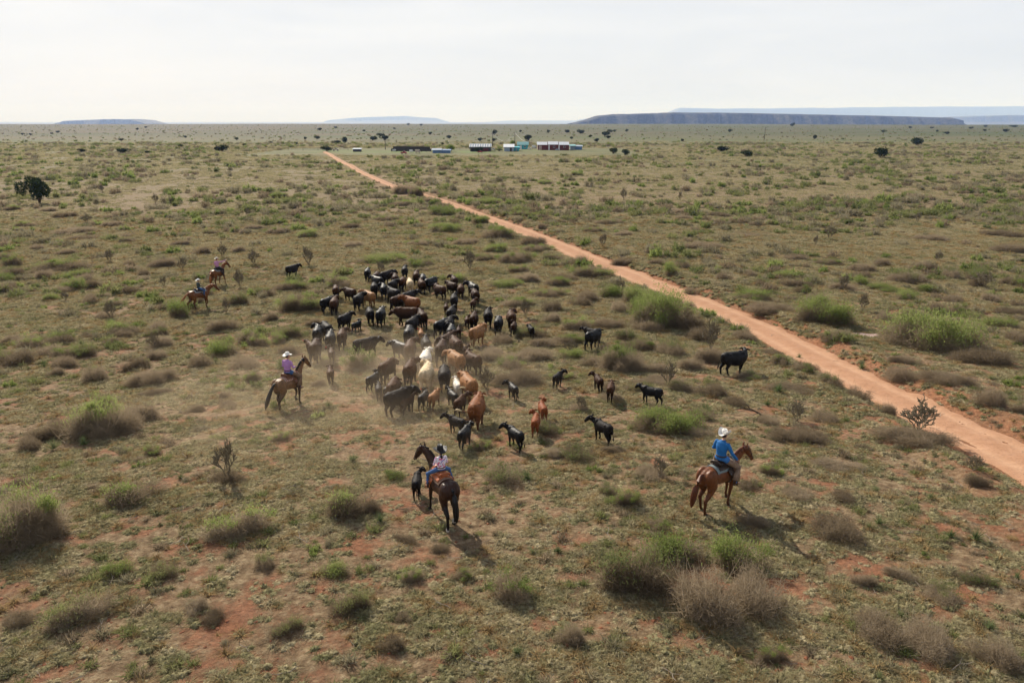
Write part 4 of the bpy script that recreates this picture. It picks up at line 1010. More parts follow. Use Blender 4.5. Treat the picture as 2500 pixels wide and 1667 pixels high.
def tuft_mesh(seed, n_=88, rad=.19, h=.14, wid=.016):
    r = np.random.default_rng(seed)
    nsub = r.integers(2, 5); cc = r.normal(size=(nsub, 2)) * rad * .55; k = r.choice(nsub, n_)
    a_ = r.uniform(0, 6.28, n_); lean = r.uniform(.15, 1.7, n_)
    P = np.column_stack([cc[k] + np.column_stack([np.cos(a_), np.sin(a_)]) * (rad * .45 * r.uniform(0, 1, n_))[:, None], np.full(n_, -.01)])
    D = unit(np.column_stack([np.cos(a_) * lean, np.sin(a_) * lean, np.ones(n_)]))
    cv = np.column_stack([np.cos(a_) * .3, np.sin(a_) * .3, np.full(n_, -.35)])
    parts = [ribbons(P, D, h * r.uniform(.7, 1.5, n_), wid * r.uniform(.6, 1.4, n_), 2, cv, .3, r)]
    for c in cc:      # matted, ragged crown of each clump
        na, nb = 11, 4; V = []; rr = rad * r.uniform(.4, .68); hh = h * r.uniform(.3, .55)
        for b in range(nb):
            f = b / (nb - 1); el_ = f * 1.35
            for a in range(na):
                q = rr * (1 + r.normal() * .28); V.append((c[0] + q * math.cos(el_) * math.cos(6.283 * a / na), c[1] + q * math.cos(el_) * math.sin(6.283 * a / na), hh * math.sin(el_) * (1 + r.normal() * .3) - .015))
        F = [(b * na + a, b * na + (a + 1) % na, (b + 1) * na + (a + 1) % na, (b + 1) * na + a) for b in range(nb - 1) for a in range(na)]
        V.append((c[0], c[1], hh * .9)); t_ = len(V) - 1
        F += [((nb - 1) * na + a, (nb - 1) * na + (a + 1) % na, t_, t_) for a in range(0)]
        F += [((nb - 1) * na + a, (nb - 1) * na + a + 1, (nb - 1) * na + a + 2, t_) for a in range(0, na - 2, 2)]
        parts.append((np.array(V), np.array(F)))
    return fast_mesh('grass_tuft', *join(parts))
TUFT = [tuft_mesh(i + 1) for i in range(6)] + [tuft_mesh(20 + i, 60, .09, .22, .014) for i in range(2)]
for i, m_ in enumerate(TUFT): m_.materials.append(M_grass if i < 6 else M_straw if i == 7 else M_grass)
PATCH = []
for i in range(4):
    r = np.random.default_rng(70 + i); n_ = 130
    c = r.normal(size=(9, 2)) * .45; k = r.choice(9, n_); a_ = r.uniform(0, 6.28, n_); lean = r.uniform(.3, 1.6, n_)
    P = np.column_stack([c[k] + r.normal(size=(n_, 2)) * .09, np.full(n_, -.02)]); D = unit(np.column_stack([np.cos(a_) * lean, np.sin(a_) * lean, np.ones(n_)]))
    m_ = fast_mesh('grass_patch', *ribbons(P, D, r.uniform(.12, .26, n_), r.uniform(.03, .06, n_), 1, r=r)); m_.materials.append(M_grass); PATCH.append(m_)
def yucca_mesh(seed):
    r = np.random.default_rng(seed); n_ = 110
    a_ = r.uniform(0, 6.28, n_); el = r.uniform(.05, 1.45, n_)
    D = np.column_stack([np.cos(a_) * np.cos(el), np.sin(a_) * np.cos(el), np.sin(el)])
    P = D * .04 + [0, 0, .06]; P[:, 2] = np.maximum(P[:, 2], .02)
    return fast_mesh('yucca_leaves', *ribbons(P, D, r.uniform(.38, .62, n_), r.uniform(.018, .03, n_), 3, np.column_stack([np.zeros(n_), np.zeros(n_), -r.uniform(.0, .2, n_)]), .06, r))
YUC = [yucca_mesh(i) for i in range(4)]
for m_ in YUC: m_.materials.append(M_yucca)
def cholla_mesh(seed, dead=False):
    r = random.Random(seed); bm = bmesh.new()
    def br(p, d, l, rad, dep):
        q = p + d * l; mid = p.lerp(q, .5) + Vector((r.gauss(0, .02), r.gauss(0, .02), 0))
        tube(bm, [p, mid, q], [rad, rad * .92, rad * .8], 6)
        if dep == 0: return
        for k in range(r.choice((2, 2, 3, 3)) if dep > 1 else r.choice((1, 2, 2, 3))):
            a_ = r.uniform(0, 6.28); t_ = r.uniform(.45, .95)
            nd = (d + Vector((math.cos(a_), math.sin(a_), .12)) * r.uniform(.7, 1.4)).normalized(); nd.z = max(nd.z, .05)
            br(p.lerp(q, r.uniform(.6, 1)), nd.normalized(), l * r.uniform(.62, .92), rad * .86, dep - 1)
    for k in range(4 if not dead else 5):
        a_ = 6.28 * k / 4 + r.uniform(-.5, .5); br(Vector((0, 0, 0)), Vector((math.cos(a_) * .95, math.sin(a_) * .95, 1)).normalized(), .25, .017, 5)
    me_ = to_mesh(bm, 'cholla_stems', False); return me_
CH = [cholla_mesh(i) for i in range(4)]
for m_ in CH: m_.materials.append(M_cholla)
CHH = [max(v.co.z for v in m_.vertices) for m_ in CH]
def tussock_mesh(seed):
    r = np.random.default_rng(seed); n_ = 420; a_ = r.uniform(0, 6.28, n_); lean = r.uniform(0, 1.5, n_)
    D = unit(np.column_stack([np.cos(a_) * lean, np.sin(a_) * lean, np.ones(n_)])); P = np.column_stack([np.cos(a_), np.sin(a_), np.zeros(n_)]) * (r.uniform(0, .16, n_))[:, None]
    return fast_mesh('tussock', *ribbons(P, D, r.uniform(.22, .42, n_), r.uniform(.006, .012, n_), 2, np.column_stack([np.cos(a_) * .2, np.sin(a_) * .2, -lean * .25]), .2, r))
TUS = [tussock_mesh(i) for i in range(3)]
for m_ in TUS: m_.materials.append(M_straw)

# landmarks used to tell plants apart in words
LM = [('the blue shirted rider', 1760, 1130), ('the girl rider', 1085, 1180), ('the purple shirted rider', 710, 930), ('the two far riders', 510, 690),
      ('the trotting black cow by the road', 1795, 885), ('the black cow before green brush', 1450, 820), ('the herd front corner in dust', 1010, 1000), ('the flung tailed tan cow', 1166, 1010),
      ('the two orange red calves', 1318, 1030), ('the glossy black calf mid right', 1465, 1050), ('the top cow of the herd', 898, 660), ('the small calf right of herd', 1295, 810),
      ('the bottom left corner', 0, 1667), ('the bottom right corner', 2500, 1667), ('the middle of the bottom edge', 1250, 1667), ('the left edge, mid height', 0, 833),
      ('the right edge, mid height', 2500, 833), ('the lone juniper at far left', 98, 480), ('the road where it leaves at right', 2500, 1150), ('the left edge, two thirds down', 0, 1150),
      ('the dark juniper at far right', 2148, 385), ('the ranch buildings', 1300, 365), ('the road gap in mid distance', 990, 465), ('the pale puddle beside the road', 2090, 812),
      ('the tall road side cholla', 2235, 1010), ('the road bend at centre', 1350, 600), ('the black cow near the far riders', 716, 668), ('the left edge, just under the plain', 0, 560),
      ('the right edge, just under the plain', 2500, 560)]
PLANTS = []     # dict(o, px, py, cls, cat, group, small)
USED = {}
def plant_label():
    bycls = {}
    for p in PLANTS: bycls.setdefault(p['cls'], []).append(p)
    for cls, ps in bycls.items():
        A = np.array([(p['px'], p['py']) for p in ps])
        RK = []; DD = []
        for n_, lx, ly in LM:
            d = np.hypot(A[:, 0] - lx, (A[:, 1] - ly) * 1.3); RK.append(np.argsort(np.argsort(d))); DD.append(d)
        RK = np.array(RK); DD = np.array(DD)
        for i, p in enumerate(ps):
            j = np.lexsort((DD[:, i], RK[:, i]))[0]
            if len(ps) == 1: lab = cls
            elif RK[j, i] < 18: lab = f"{cls}, {ORD[RK[j, i]]} such one to {LM[j][0]}"
            else: lab = f"{cls} scattered over the middle distance"
            tag(p['o'], lab, p['cat'], p['group'])
def place(mesh, name, px, py, s3, rz, cls, cat, group, depth_shift=0.0, kids=()):
    gx, gy, sc = ground_at(px, py); az = math.atan2(gx, gy); gx += math.sin(az) * depth_shift; gy += math.cos(az) * depth_shift
    root = link(name, mesh) if not kids else empty(name)
    root.location = (gx, gy, tz(gx, gy) - .02); root.rotation_euler = (0, 0, rz); root.scale = s3
    for nm, me_ in kids: link(nm, me_, root)
    PLANTS.append(dict(o=root, px=px, py=py - 10, cls=cls, cat=cat, group=group))
    return root
CLS = {'b': 'brown leafless shrub', 'm': 'half green shrub', 'g': 'leafy green shrub'}
def shrub(px, py, wpx, hpx, ty, i):
    gx, gy, sc = ground_at(px, py); wm = wpx / sc; az = math.atan2(gx, gy)
    el = math.atan2(CAMZ - base_z(gx, gy), gy)
    hm = max(.30, min((hpx / sc - .42 * wm * math.sin(el)) / math.cos(el), wm * .47))
    src = SH[ty.upper() if wm > 2.6 else ty]; me_, lfm = src[i % len(src)]
    sx = wm / 2 * 1.02; sy = wm / 2 * (.75 if wm < 2.5 else .62)
    kids = [('branches', me_)] + ([('foliage', lfm)] if lfm else [])
    sz = ('large ' if wm > 3.2 else 'medium ' if wm > 1.6 else 'small ')
    place(None, 'leafy_shrub' if ty == 'g' else 'thorn_shrub', px, py, (sx, sy, hm / HR), -az + random.choice((0, math.pi)) + random.uniform(-.2, .2), sz + CLS[ty], 'shrub', 'shrubs on the range', sy * .8, kids)
SHR = """27,655,55,30,m 156,665,150,35,m 320,652,40,20,b 353,675,44,24,b 395,655,85,30,b 420,727,60,17,b 122,737,38,18,g 289,748,50,20,m 255,780,70,25,b 395,852,90,40,b 551,811,95,42,b 578,747,65,35,m
735,763,105,52,m 711,712,100,30,m 663,787,58,28,b 762,797,50,24,b 707,868,65,36,b 167,900,90,45,b 238,935,90,62,b 140,920,55,28,b 326,907,85,40,b 374,942,130,55,b 486,900,85,40,b 602,903,112,45,b
150,1075,170,75,b 265,1075,200,105,m 330,1040,130,70,b 245,1010,90,50,m 78,1103,80,48,b 548,975,38,24,b 775,950,48,42,b 380,970,90,28,b 70,1355,270,180,m 0,1300,120,120,b 322,1245,190,85,m 568,1335,195,90,m 205,1540,180,95,m
548,1190,125,50,b 650,1397,75,42,m 851,1275,160,90,m 890,1268,90,50,b 855,1507,115,80,m 1238,1475,150,85,m 1225,1180,150,62,m 1396,1582,100,90,b 1536,1243,85,50,m 1560,1470,230,160,m 1700,1525,270,190,b 1830,1505,210,160,b
1800,1400,170,90,g 1620,1390,200,90,g 1830,1290,100,50,b 2025,1325,195,90,b 1940,1222,110,42,b 2030,1160,180,40,b 2388,1200,70,45,b 2197,1420,95,32,b 2150,1590,200,100,b 2260,1615,190,110,b 2426,1650,180,100,b 2100,1430,80,30,b
1940,637,62,20,b 2027,648,80,22,m 2105,665,68,27,b 1765,685,55,24,b 2210,692,110,38,m 2057,712,75,32,b 2160,715,100,22,g 2380,702,58,25,b 1962,720,58,28,m 1836,736,110,30,g 1870,767,135,38,b 2006,797,145,70,g
2156,784,55,28,b 2230,777,85,28,m 2280,860,240,105,g 2390,893,170,60,b 2190,925,120,55,b 2310,950,140,50,b 2415,1003,105,58,b 2485,1017,60,40,b 2448,804,85,30,g 1890,873,75,20,b 2088,978,95,40,b 2166,1005,68,38,b
1940,965,180,42,b 1737,888,95,65,b 1810,835,90,30,b 2016,1032,100,40,b 1955,1087,170,60,b 2231,1097,200,65,b 1715,1030,60,50,m 2460,770,90,26,b 1054,495,50,14,b 1083,527,80,20,g 1175,548,50,18,g
1090,569,90,26,g 1214,587,100,34,m 1298,605,75,25,b 1262,646,95,38,m 1262,670,66,22,m 1350,640,60,22,m 1446,680,105,36,m 1380,688,85,22,b 1235,703,98,24,g 1342,727,95,28,m 1262,750,105,30,m 1440,736,75,34,b
1512,765,60,40,b 1600,805,150,85,g 1555,770,70,40,g 1680,812,95,60,b 1387,840,110,32,m 1298,888,150,45,b 1396,880,65,28,g 1520,912,140,70,m 1270,945,150,55,b 1637,1065,185,75,g 1405,1125,130,50,m
1740,975,110,45,b 1610,945,160,35,b 1710,1020,70,30,b 1420,1008,70,30,b 1590,1175,120,42,b 30,515,48,14,m 122,518,48,12,b 160,532,60,16,b 64,555,65,16,m 191,572,125,22,b 276,555,55,18,b 207,588,95,16,b
311,593,45,17,m 96,611,50,18,b 160,622,60,18,b 497,622,58,24,b 580,617,42,20,b 516,572,45,14,m 681,484,48,14,g 681,572,66,22,m 750,580,60,20,g 935,645,130,28,g 947,540,68,15,m 984,503,85,16,m
1193,498,75,14,g 1277,530,62,18,m 1327,533,35,12,b 1482,548,90,18,m 1449,569,58,16,m 1521,578,58,16,b 1324,560,40,16,b 1522,643,70,24,b 1607,652,60,25,b 1634,676,50,27,g 1667,655,60,24,m 1685,712,50,24,b
1664,536,48,13,b 1675,520,70,14,b 1757,530,64,14,b 1824,583,185,18,b 1712,610,120,25,b 1941,634,65,20,b 2222,480,42,12,g 2392,464,58,10,g 1409,429,37,10,g 1330,450,42,10,g 2446,580,105,24,b 2462,617,105,30,b
2276,590,95,20,b 1030,600,80,20,m 855,560,60,18,b 860,606,60,18,b 620,560,50,16,b 440,600,60,16,b 985,760,60,28,m 800,900,60,36,m 890,905,100,60,m 1000,775,60,24,b 1150,900,60,34,b 985,475,60,24,b 1018,480,44,22,m 1000,468,50,18,b 1480,805,110,34,b 1560,860,120,40,m 1480,870,90,34,b 1350,790,60,30,b 1690,905,80,40,b 1560,960,80,34,m 1480,955,70,30,b 1330,1060,90,40,m 1350,1120,80,30,b 1180,1100,70,34,m 1500,1110,80,34,b 1800,1000,90,36,b 1870,1040,80,34,b 1830,930,90,30,m 1200,890,80,40,b 1300,830,90,34,m 940,980,50,24,b 560,1000,70,28,b 480,1010,70,24,b 690,1080,60,26,m 1010,880,40,24,b 1600,1300,90,40,m 1480,1210,70,32,m 1130,1420,80,36,m 1010,1420,70,30,m 700,1560,100,44,m 60,1540,110,50,b 400,1420,100,44,m 960,1600,100,44,b 1880,1620,90,44,m 2380,1440,110,40,m 2050,1230,90,34,b 2300,1480,130,50,m 1560,745,90,40,g 1650,790,90,50,m 1580,815,90,40,b 1700,835,90,44,b 1640,870,110,44,m 1520,880,110,40,m 1400,810,90,36,m 1330,850,90,36,b 1250,905,90,36,m 1230,840,80,32,b 1450,900,90,36,b 1590,915,90,36,b 1670,960,90,38,m 1500,985,90,30,b 1600,1010,70,30,b 1700,1075,90,36,b 1380,930,70,28,m 1310,620,80,26,m 1360,700,80,28,m 1290,690,80,28,b 1420,750,80,30,b 1500,730,80,32,g 1180,640,70,22,m 1140,600,70,22,b 1210,620,70,22,g"""
for i, q_ in enumerate(SHR.split()):
    a_ = q_.split(','); shrub(float(a_[0]), float(a_[1]), float(a_[2]), float(a_[3]), a_[4], i)
YU = """1923,1198,28,25 2138,1203,28,25 2272,1218,35,32 2145,1281,48,42 2121,1290,35,28 2320,1315,45,42 2380,1322,60,50 2412,1545,60,48 2480,1424,30,45 2197,1510,40,35 2145,1665,40,45 1362,1352,35,32 927,1280,45,40
1262,1600,45,40 1286,1172,45,45 133,1100,50,40 207,1090,35,40 150,1068,34,30 109,896,18,26 70,900,14,20 687,905,45,45 463,880,30,28 527,890,24,22 469,850,14,20 200,845,24,20 102,815,28,26 204,718,24,20 803,998,30,36
1900,960,45,38 1873,992,35,25 1902,993,28,25 2105,890,34,30 1952,862,22,14 2419,930,26,20 2240,1087,32,26 1917,1120,35,28 2142,748,16,16 862,1128,40,35 1722,1010,50,35 442,1175,30,28 2490,1000,30,30 1300,1352,30,26"""
for i, q_ in enumerate(YU.split()):
    px, py, w_, h_ = map(float, q_.split(',')); _, _, sc = ground_at(px, py); s = max(w_ / sc / 1.05, .35); hz2 = max(h_ / sc / .6, .4)
    place(YUC[i % 4], 'yucca', px, py, (s, s, (s + hz2) / 2), random.uniform(0, 6), 'spiky green yucca', 'yucca', 'yuccas on the range', .1)
CHL = """557,1178,88,108 2238,1062,120,95 1945,1030,70,50 1735,855,75,78 1630,945,58,62 1610,1165,55,60 2375,1160,60,40 1147,660,50,52 755,652,48,48 545,632,30,45 587,702,40,45 620,648,45,40 445,662,35,35 160,737,30,30 1523,490,26,30
1660,490,16,24 1470,607,36,32 2025,587,40,45 2105,763,32,45 2397,704,72,42 2057,712,40,42 1393,869,48,48 1283,777,32,48 1187,952,68,60 932,668,35,30 1512,721,36,50 272,779,42,45 553,765,30,40 1420,1004,48,38 375,850,40,40
250,470,22,18 380,498,26,24 605,530,20,22 212,545,36,26 268,640,30,30 400,700,26,26 1990,600,20,26 1850,560,22,22 2240,545,24,26 2290,640,30,30"""
for i, q_ in enumerate(CHL.split()):
    px, py, w_, h_ = map(float, q_.split(',')); _, _, sc = ground_at(px, py); h = h_ / sc / .93; k = i % 4; s = h / CHH[k]
    place(CH[k], 'cholla_cactus', px, py, (w_ / sc / 1.5, w_ / sc / 1.5, s), random.uniform(0, 6), 'bare branching cholla cactus', 'cactus', 'cholla cacti on the range', .15)
for i, (px, py, w_) in enumerate([(1040, 671, 20), (1062, 673, 24), (1084, 660, 20), (1012, 670, 16), (1303, 952, 26), (2190, 640, 24), (470, 1215, 34), (545, 1190, 30), (660, 1210, 30), (1430, 1180, 30), (330, 1560, 40), (1120, 1600, 34), (2470, 1320, 34), (1600, 870, 20), (1880, 960, 26), (1180, 1340, 26)]):
    _, _, sc = ground_at(px, py); s = w_ / sc / .75
    place(TUS[i % 3], 'grass_tussock', px, py, (s, s, s * .8), i, 'pale straw coloured grass tussock', 'grass tussock', 'straw tussocks', .1)
# fallen dead branch
gx, gy, sc = ground_at(1850, 1026)
bm = bmesh.new(); tube(bm, [(.35, 0, .04), (.1, .1, .16), (-.2, .2, .3), (-.55, .2, .34), (-.9, .25, .26)], [.035, .035, .03, .022, .01], 8)
for p, q in [((-.1, .16, .25), (-.6, .5, .1)), ((.1, .1, .16), (-.3, -.25, .25)), ((-.4, .2, .33), (-.75, -.05, .42)), ((-.25, .2, .3), (-.5, .35, .52))]: tube(bm, [p, Vector(p).lerp(Vector(q), .5) + Vector((0, 0, .05)), q], [.02, .015, .006], 6)
o = link('dead_branch', to_mesh(bm, 'dead_branch'), None, M_bark); o.location = (gx, gy, tz(gx, gy)); o.scale = (1.1,) * 3; tag(o, 'dark fallen branch lying on red soil above the blue shirted rider', 'branch')
# shallow pale puddle beside the road
def puddle():
    gx, gy, sc = ground_at(2085, 818); V = []; nr2, na = 6, 30
    for b in range(nr2):
        for a in range(na):
            a_ = 6.28 * a / na; rr = (1 + .3 * math.sin(a_ * 2 + 1) + .15 * math.sin(a_ * 5)) * b / (nr2 - 1)
            V.append((gx + 1.3 * rr * math.cos(a_), gy + 1.0 * rr * math.sin(a_)))
    V = np.array(V); F = np.array([(b * na + a, b * na + (a + 1) % na, (b + 1) * na + (a + 1) % na, (b + 1) * na + a) for b in range(nr2 - 1) for a in range(na)])
    me_ = fast_mesh('puddle', np.column_stack([V, terr(V[:, 0], V[:, 1]) + .03]), F, True)
    o = link('puddle', me_, None, simple('damp_clay', (.33, .22, .185), .5, .3, 3)); tag(o, kind='structure')
puddle()

# junipers
def juniper_mesh(seed, n_=1500, open_=False):
    r = np.random.default_rng(seed); nl = 9
    C = np.column_stack([r.normal(size=(nl, 2)) * .22, r.uniform(.30, .68, nl)]); Sx = r.uniform(.20, .34, nl)
    if open_: C[:, :2] *= 1.0; Sx *= .9; C[:, 2] = r.uniform(.38, .8, nl)
    k = r.choice(nl, n_); u = unit(r.normal(size=(n_, 3))); P = C[k] + u * (Sx[k] * r.uniform(.55, 1, n_))[:, None]; P[:, 2] = np.maximum(P[:, 2], .04)
    D = unit(u + r.normal(size=(n_, 3)) * .8); m_ = fast_mesh('juniper_crown', *ribbons(P, D, r.uniform(.04, .09, n_), r.uniform(.03, .07, n_), 1, r=r, taper=.6)); m_.materials.append(M_juniper); return m_
def trunk_mesh(seed):
    r = random.Random(seed); bm = bmesh.new()
    for k in range(4):
        a_ = k * 1.6 + r.uniform(0, .5); tube(bm, [(0, 0, -.03), (.06 * math.cos(a_), .06 * math.sin(a_), .15), (.15 * math.cos(a_), .15 * math.sin(a_), .36), (.24 * math.cos(a_), .24 * math.sin(a_), .6)], [.035, .028, .02, .008], 6)
    m_ = to_mesh(bm, 'juniper_trunk'); m_.materials.append(M_bark); return m_
JU = [juniper_mesh(40 + i) for i in range(4)]; JUO = juniper_mesh(50, 2600, True); JT = [trunk_mesh(i) for i in range(2)]
JUN = """98,500,74,57 543,371,29,16 300,376,26,12 198,372,15,7 362,375,14,6 297,344,10,5 577,342,11,5 452,337,8,4 440,361,10,8 798,370,27,12 823,352,18,7 843,350,15,12 910,343,16,10 929,333,16,6 940,343,16,10
782,319,9,5 819,314,7,5 774,340,11,6 746,341,8,5 1051,329,8,5 1097,339,12,8 1207,330,11,10 1206,346,10,6 1080,354,8,5 890,321,7,4 997,306,6,4 1028,308,6,4 962,316,6,3 356,313,7,4 336,318,6,4
1497,376,20,14 1526,380,21,14 1763,371,31,16 1825,384,29,15 2148,386,38,24 2238,356,33,17 1476,332,24,12 1489,324,11,6 1485,339,11,6 1458,347,10,7 1384,325,11,8 1417,327,14,8 1339,325,8,6 1290,344,17,11 1396,340,8,6
1441,336,8,5 1782,323,9,6 1989,340,11,8 1667,346,7,6 1935,309,9,7 2156,324,9,5 2221,314,7,4 2276,314,8,4 2371,315,8,4 2405,311,8,4 2403,321,7,4 2454,323,14,7 2476,311,16,4 2311,328,12,5 2288,323,7,4
1711,301,6,4 1838,301,5,4 1643,302,5,4 598,357,8,5 650,361,6,4 660,351,8,5 725,353,6,4 1271,323,7,4 1501,322,7,5 1530,322,7,5 55,330,6,4 74,331,6,4 127,328,6,4 142,325,7,4 1171,346,10,7"""
for i, q_ in enumerate(JUN.split()):
    px, py, w_, h_ = map(float, q_.split(',')); _, _, sc = ground_at(px, py)
    big = i == 0; w_m = w_ / sc; h_m = h_ / sc
    kids = [('crown', JUO if big else JU[i % 4]), ('trunk', JT[i % 2])]
    place(None, 'juniper_tree', px, py, (w_m / (1.5 if big else 1.0) * (1.3 if w_ < 20 else 1), w_m / (1.5 if big else 1.0), h_m / .92 * (1.25 if w_ < 20 else 1.05)), i * 1.3, 'lone spreading juniper at the left, trunk visible' if big else ('dark round juniper' if w_ > 14 else 'tiny dark juniper'), 'tree', 'junipers dotting the plain', w_m * .4, kids)

# random shrubs: the largest become things of their own, the rest one object
cand = []
occ = np.array([(p['o'].location.x, p['o'].location.y, max(p['o'].scale)) for p in PLANTS])
def fill(n_, y0, y1, smin, smax, pw=1.0):
    f = rng.uniform(0, 1, n_ * 3); y = (y0 ** pw + (y1 ** pw - y0 ** pw) * f) ** (1 / pw); x = rng.uniform(-.80, .80, n_ * 3) * y + rng.uniform(-4, 4, n_ * 3)
    dens = fbm(x / 18, y / 12, 91, 3); keep = dens + rng.uniform(-.15, .15, len(x)) > .47; keep &= road_dist(x, y) > .9
    x, y = x[keep][:n_], y[keep][:n_]; s = smin + (smax - smin) * rng.uniform(0, 1, len(x)) ** 2
    return x, y, s
X1, Y1_, S1 = fill(4600, 34, 130, .3, 1.3, 1.55)
xq, yq = rng.uniform(-.75, .75, 230), rng.uniform(13, 38, 230); xq = xq * yq; sq = rng.uniform(.2, .5, 230)
kq = (road_dist(xq, yq) > .6) & (fbm(xq / 5, yq / 4, 93, 2) > .42); X1 = np.concatenate([X1, xq[kq]]); Y1_ = np.concatenate([Y1_, yq[kq]]); S1 = np.concatenate([S1, sq[kq]])
# scrub that leans over the road's verges
tt = rng.integers(0, len(ROAD_C), 330); sd_ = rng.choice([-1, 1], 330); sv = rng.uniform(.3, 1.0, 330)
ro = ROAD_C[tt] + nr_[tt] * ((ROAD_W[tt] + sv * .55 + rng.uniform(0, 2.2, 330)) * sd_)[:, None]
kv = (ro[:, 1] < 200) & (ro[:, 1] > 14) ; X1 = np.concatenate([X1, ro[kv, 0]]); Y1_ = np.concatenate([Y1_, ro[kv, 1]]); S1 = np.concatenate([S1, sv[kv]])
ok = np.ones(len(X1), bool)
for i in range(len(X1)):
    d = np.hypot(occ[:, 0] - X1[i], (occ[:, 1] - Y1_[i])); 
    if (d < occ[:, 2] * .8 + S1[i]).any() : ok[i] = False
cp = np.array([(c['o'].location.x, c['o'].location.y) for c in CATTLE])
for i in range(len(X1)):
    if ok[i] and (np.hypot(cp[:, 0] - X1[i], cp[:, 1] - Y1_[i]) < S1[i] + 1.2).any(): ok[i] = False
X1, Y1_, S1 = X1[ok], Y1_[ok], S1[ok]
Z1 = terr(X1, Y1_)
sizepx = S1 / np.hypot(Y1_, 10); order = np.argsort(-sizepx); nind = 150
for j, i in enumerate(order[:nind]):
    ty = 'bmgbmb'[j % 6]; me_, lfm = SH[ty][j % len(SH[ty])]; root = empty('leafy_shrub' if ty == 'g' else 'thorn_shrub'); s = S1[i]
    root.location = (X1[i], Y1_[i], Z1[i] - .02); root.rotation_euler = (0, 0, random.uniform(0, 6)); root.scale = (s, s * .85, s * random.uniform(1.1, 1.8))
    link('branches', me_, root)
    if lfm: link('foliage', lfm, root)
    px, py = project(X1[i], Y1_[i], Z1[i] + .3)
    PLANTS.append(dict(o=root, px=px, py=py, cls=('medium ' if s > .8 else 'small ') + CLS[ty], cat='shrub', group='shrubs on the range'))
rest = order[nind:]
plant_label()

# ------------------------------------------------------------------ instanced cover
def scatter(name, P, rz, sc, idx, meshes):
    P = np.asarray(P, np.float32); n_ = len(P)
    me_ = bpy.data.meshes.new(name + '_points'); me_.vertices.add(n_); me_.vertices.foreach_set('co', P.ravel())
    for nm, ty, arr in (('irot', 'FLOAT_VECTOR', np.column_stack([np.zeros(n_), np.zeros(n_), rz])), ('iscl', 'FLOAT_VECTOR', sc)):
        a_ = me_.attributes.new(nm, ty, 'POINT'); a_.data.foreach_set('vector', np.asarray(arr, np.float32).ravel())
    a_ = me_.attributes.new('iidx', 'INT', 'POINT'); a_.data.foreach_set('value', np.asarray(idx, np.int32))
    o = link(name, me_); tag(o, kind='stuff')
    ng = bpy.data.node_groups.new(name + '_nodes', 'GeometryNodeTree')
    ng.interface.new_socket('Geometry', in_out='INPUT', socket_type='NodeSocketGeometry'); ng.interface.new_socket('Geometry', in_out='OUTPUT', socket_type='NodeSocketGeometry')
    gi = ng.nodes.new('NodeGroupInput'); go = ng.nodes.new('NodeGroupOutput'); iop = ng.nodes.new('GeometryNodeInstanceOnPoints'); jn = ng.nodes.new('GeometryNodeJoinGeometry')
    for m_ in meshes:
        so_ = bpy.data.objects.new(name + '_source', m_); oi = ng.nodes.new('GeometryNodeObjectInfo'); oi.inputs['Object'].default_value = so_; oi.inputs['As Instance'].default_value = True
        ng.links.new(oi.outputs['Geometry'], jn.inputs[0])
    def attr(nm, dt):
        a_ = ng.nodes.new('GeometryNodeInputNamedAttribute'); a_.data_type = dt; a_.inputs['Name'].default_value = nm; return a_.outputs[0]
    er = ng.nodes.new('FunctionNodeEulerToRotation'); ng.links.new(attr('irot', 'FLOAT_VECTOR'), er.inputs[0])
    ng.links.new(gi.outputs[0], iop.inputs['Points']); ng.links.new(jn.outputs[0], iop.inputs['Instance']); iop.inputs['Pick Instance'].default_value = True
    ng.links.new(attr('iidx', 'INT'), iop.inputs['Instance Index']); ng.links.new(er.outputs[0], iop.inputs['Rotation']); ng.links.new(attr('iscl', 'FLOAT_VECTOR'), iop.inputs['Scale'])
    ng.links.new(iop.outputs[0], go.inputs[0])
    md = o.modifiers.new('scatter', 'NODES'); md.node_group = ng; return o
# low grass, near
def wedge(n_, y0, y1, p, marg=5):
    f = rng.uniform(0, 1, n_); y = (y0 ** p + (y1 ** p - y0 ** p) * f) ** (1 / p); x = rng.uniform(-1, 1, n_) * (.74 * y + marg); return x, y
def soilmask(x, y): return .62 * fbm(x / .8, y / .62, 61, 2) + .38 * fbm(x / 5, y / 4, 63, 3)
x, y = wedge(190000, 9.5, 125, 1.2)
rd = road_dist(x, y); mk = soilmask(x, y)
th_ = .50 - .07 * sstep(20, 60, y) + .03 * sstep(0, 12, x) * (1 - sstep(20, 40, y))
keep = (mk + rng.uniform(-.03, .03, len(x)) > th_ - .010) & (rd > .4)
keep |= (rng.uniform(0, 1, len(x)) < .08) & (rd > .0)
keep &= rng.uniform(0, 1, len(x)) > sstep(75, 125, y)
x, y, mk = x[keep], y[keep], mk[keep]; n_ = len(x)
s = rng.uniform(.55, 1.35, n_) * (.85 + .9 * sstep(20, 90, y)); hs = s * rng.uniform(.55, 1.1, n_)
idx = rng.choice(8, n_, p=[.155] * 6 + [.04, .03])
scatter('grass', np.column_stack([x, y, terr(x, y) - .005]), rng.uniform(0, 6.28, n_), np.column_stack([s, s, hs]), idx, TUFT)
print('near grass', n_)
x, y = wedge(125000, 55, 480, 1.1, 10); rd = road_dist(x, y)
keep = (rd > 1.0) & (fbm(x / 5, y / 4, 65, 3) + rng.uniform(-.15, .15, len(x)) > .46) & (rng.uniform(0, 1, len(x)) < sstep(50, 100, y)) & (rng.uniform(0, 1, len(x)) > sstep(260, 480, y)) & ~((y > 278) & (y < 345) & (x > -100) & (x < 50)); x, y = x[keep], y[keep]; n_ = len(x)
s = rng.uniform(.6, 1.3, n_) * (.8 + 1.2 * sstep(80, 400, y))
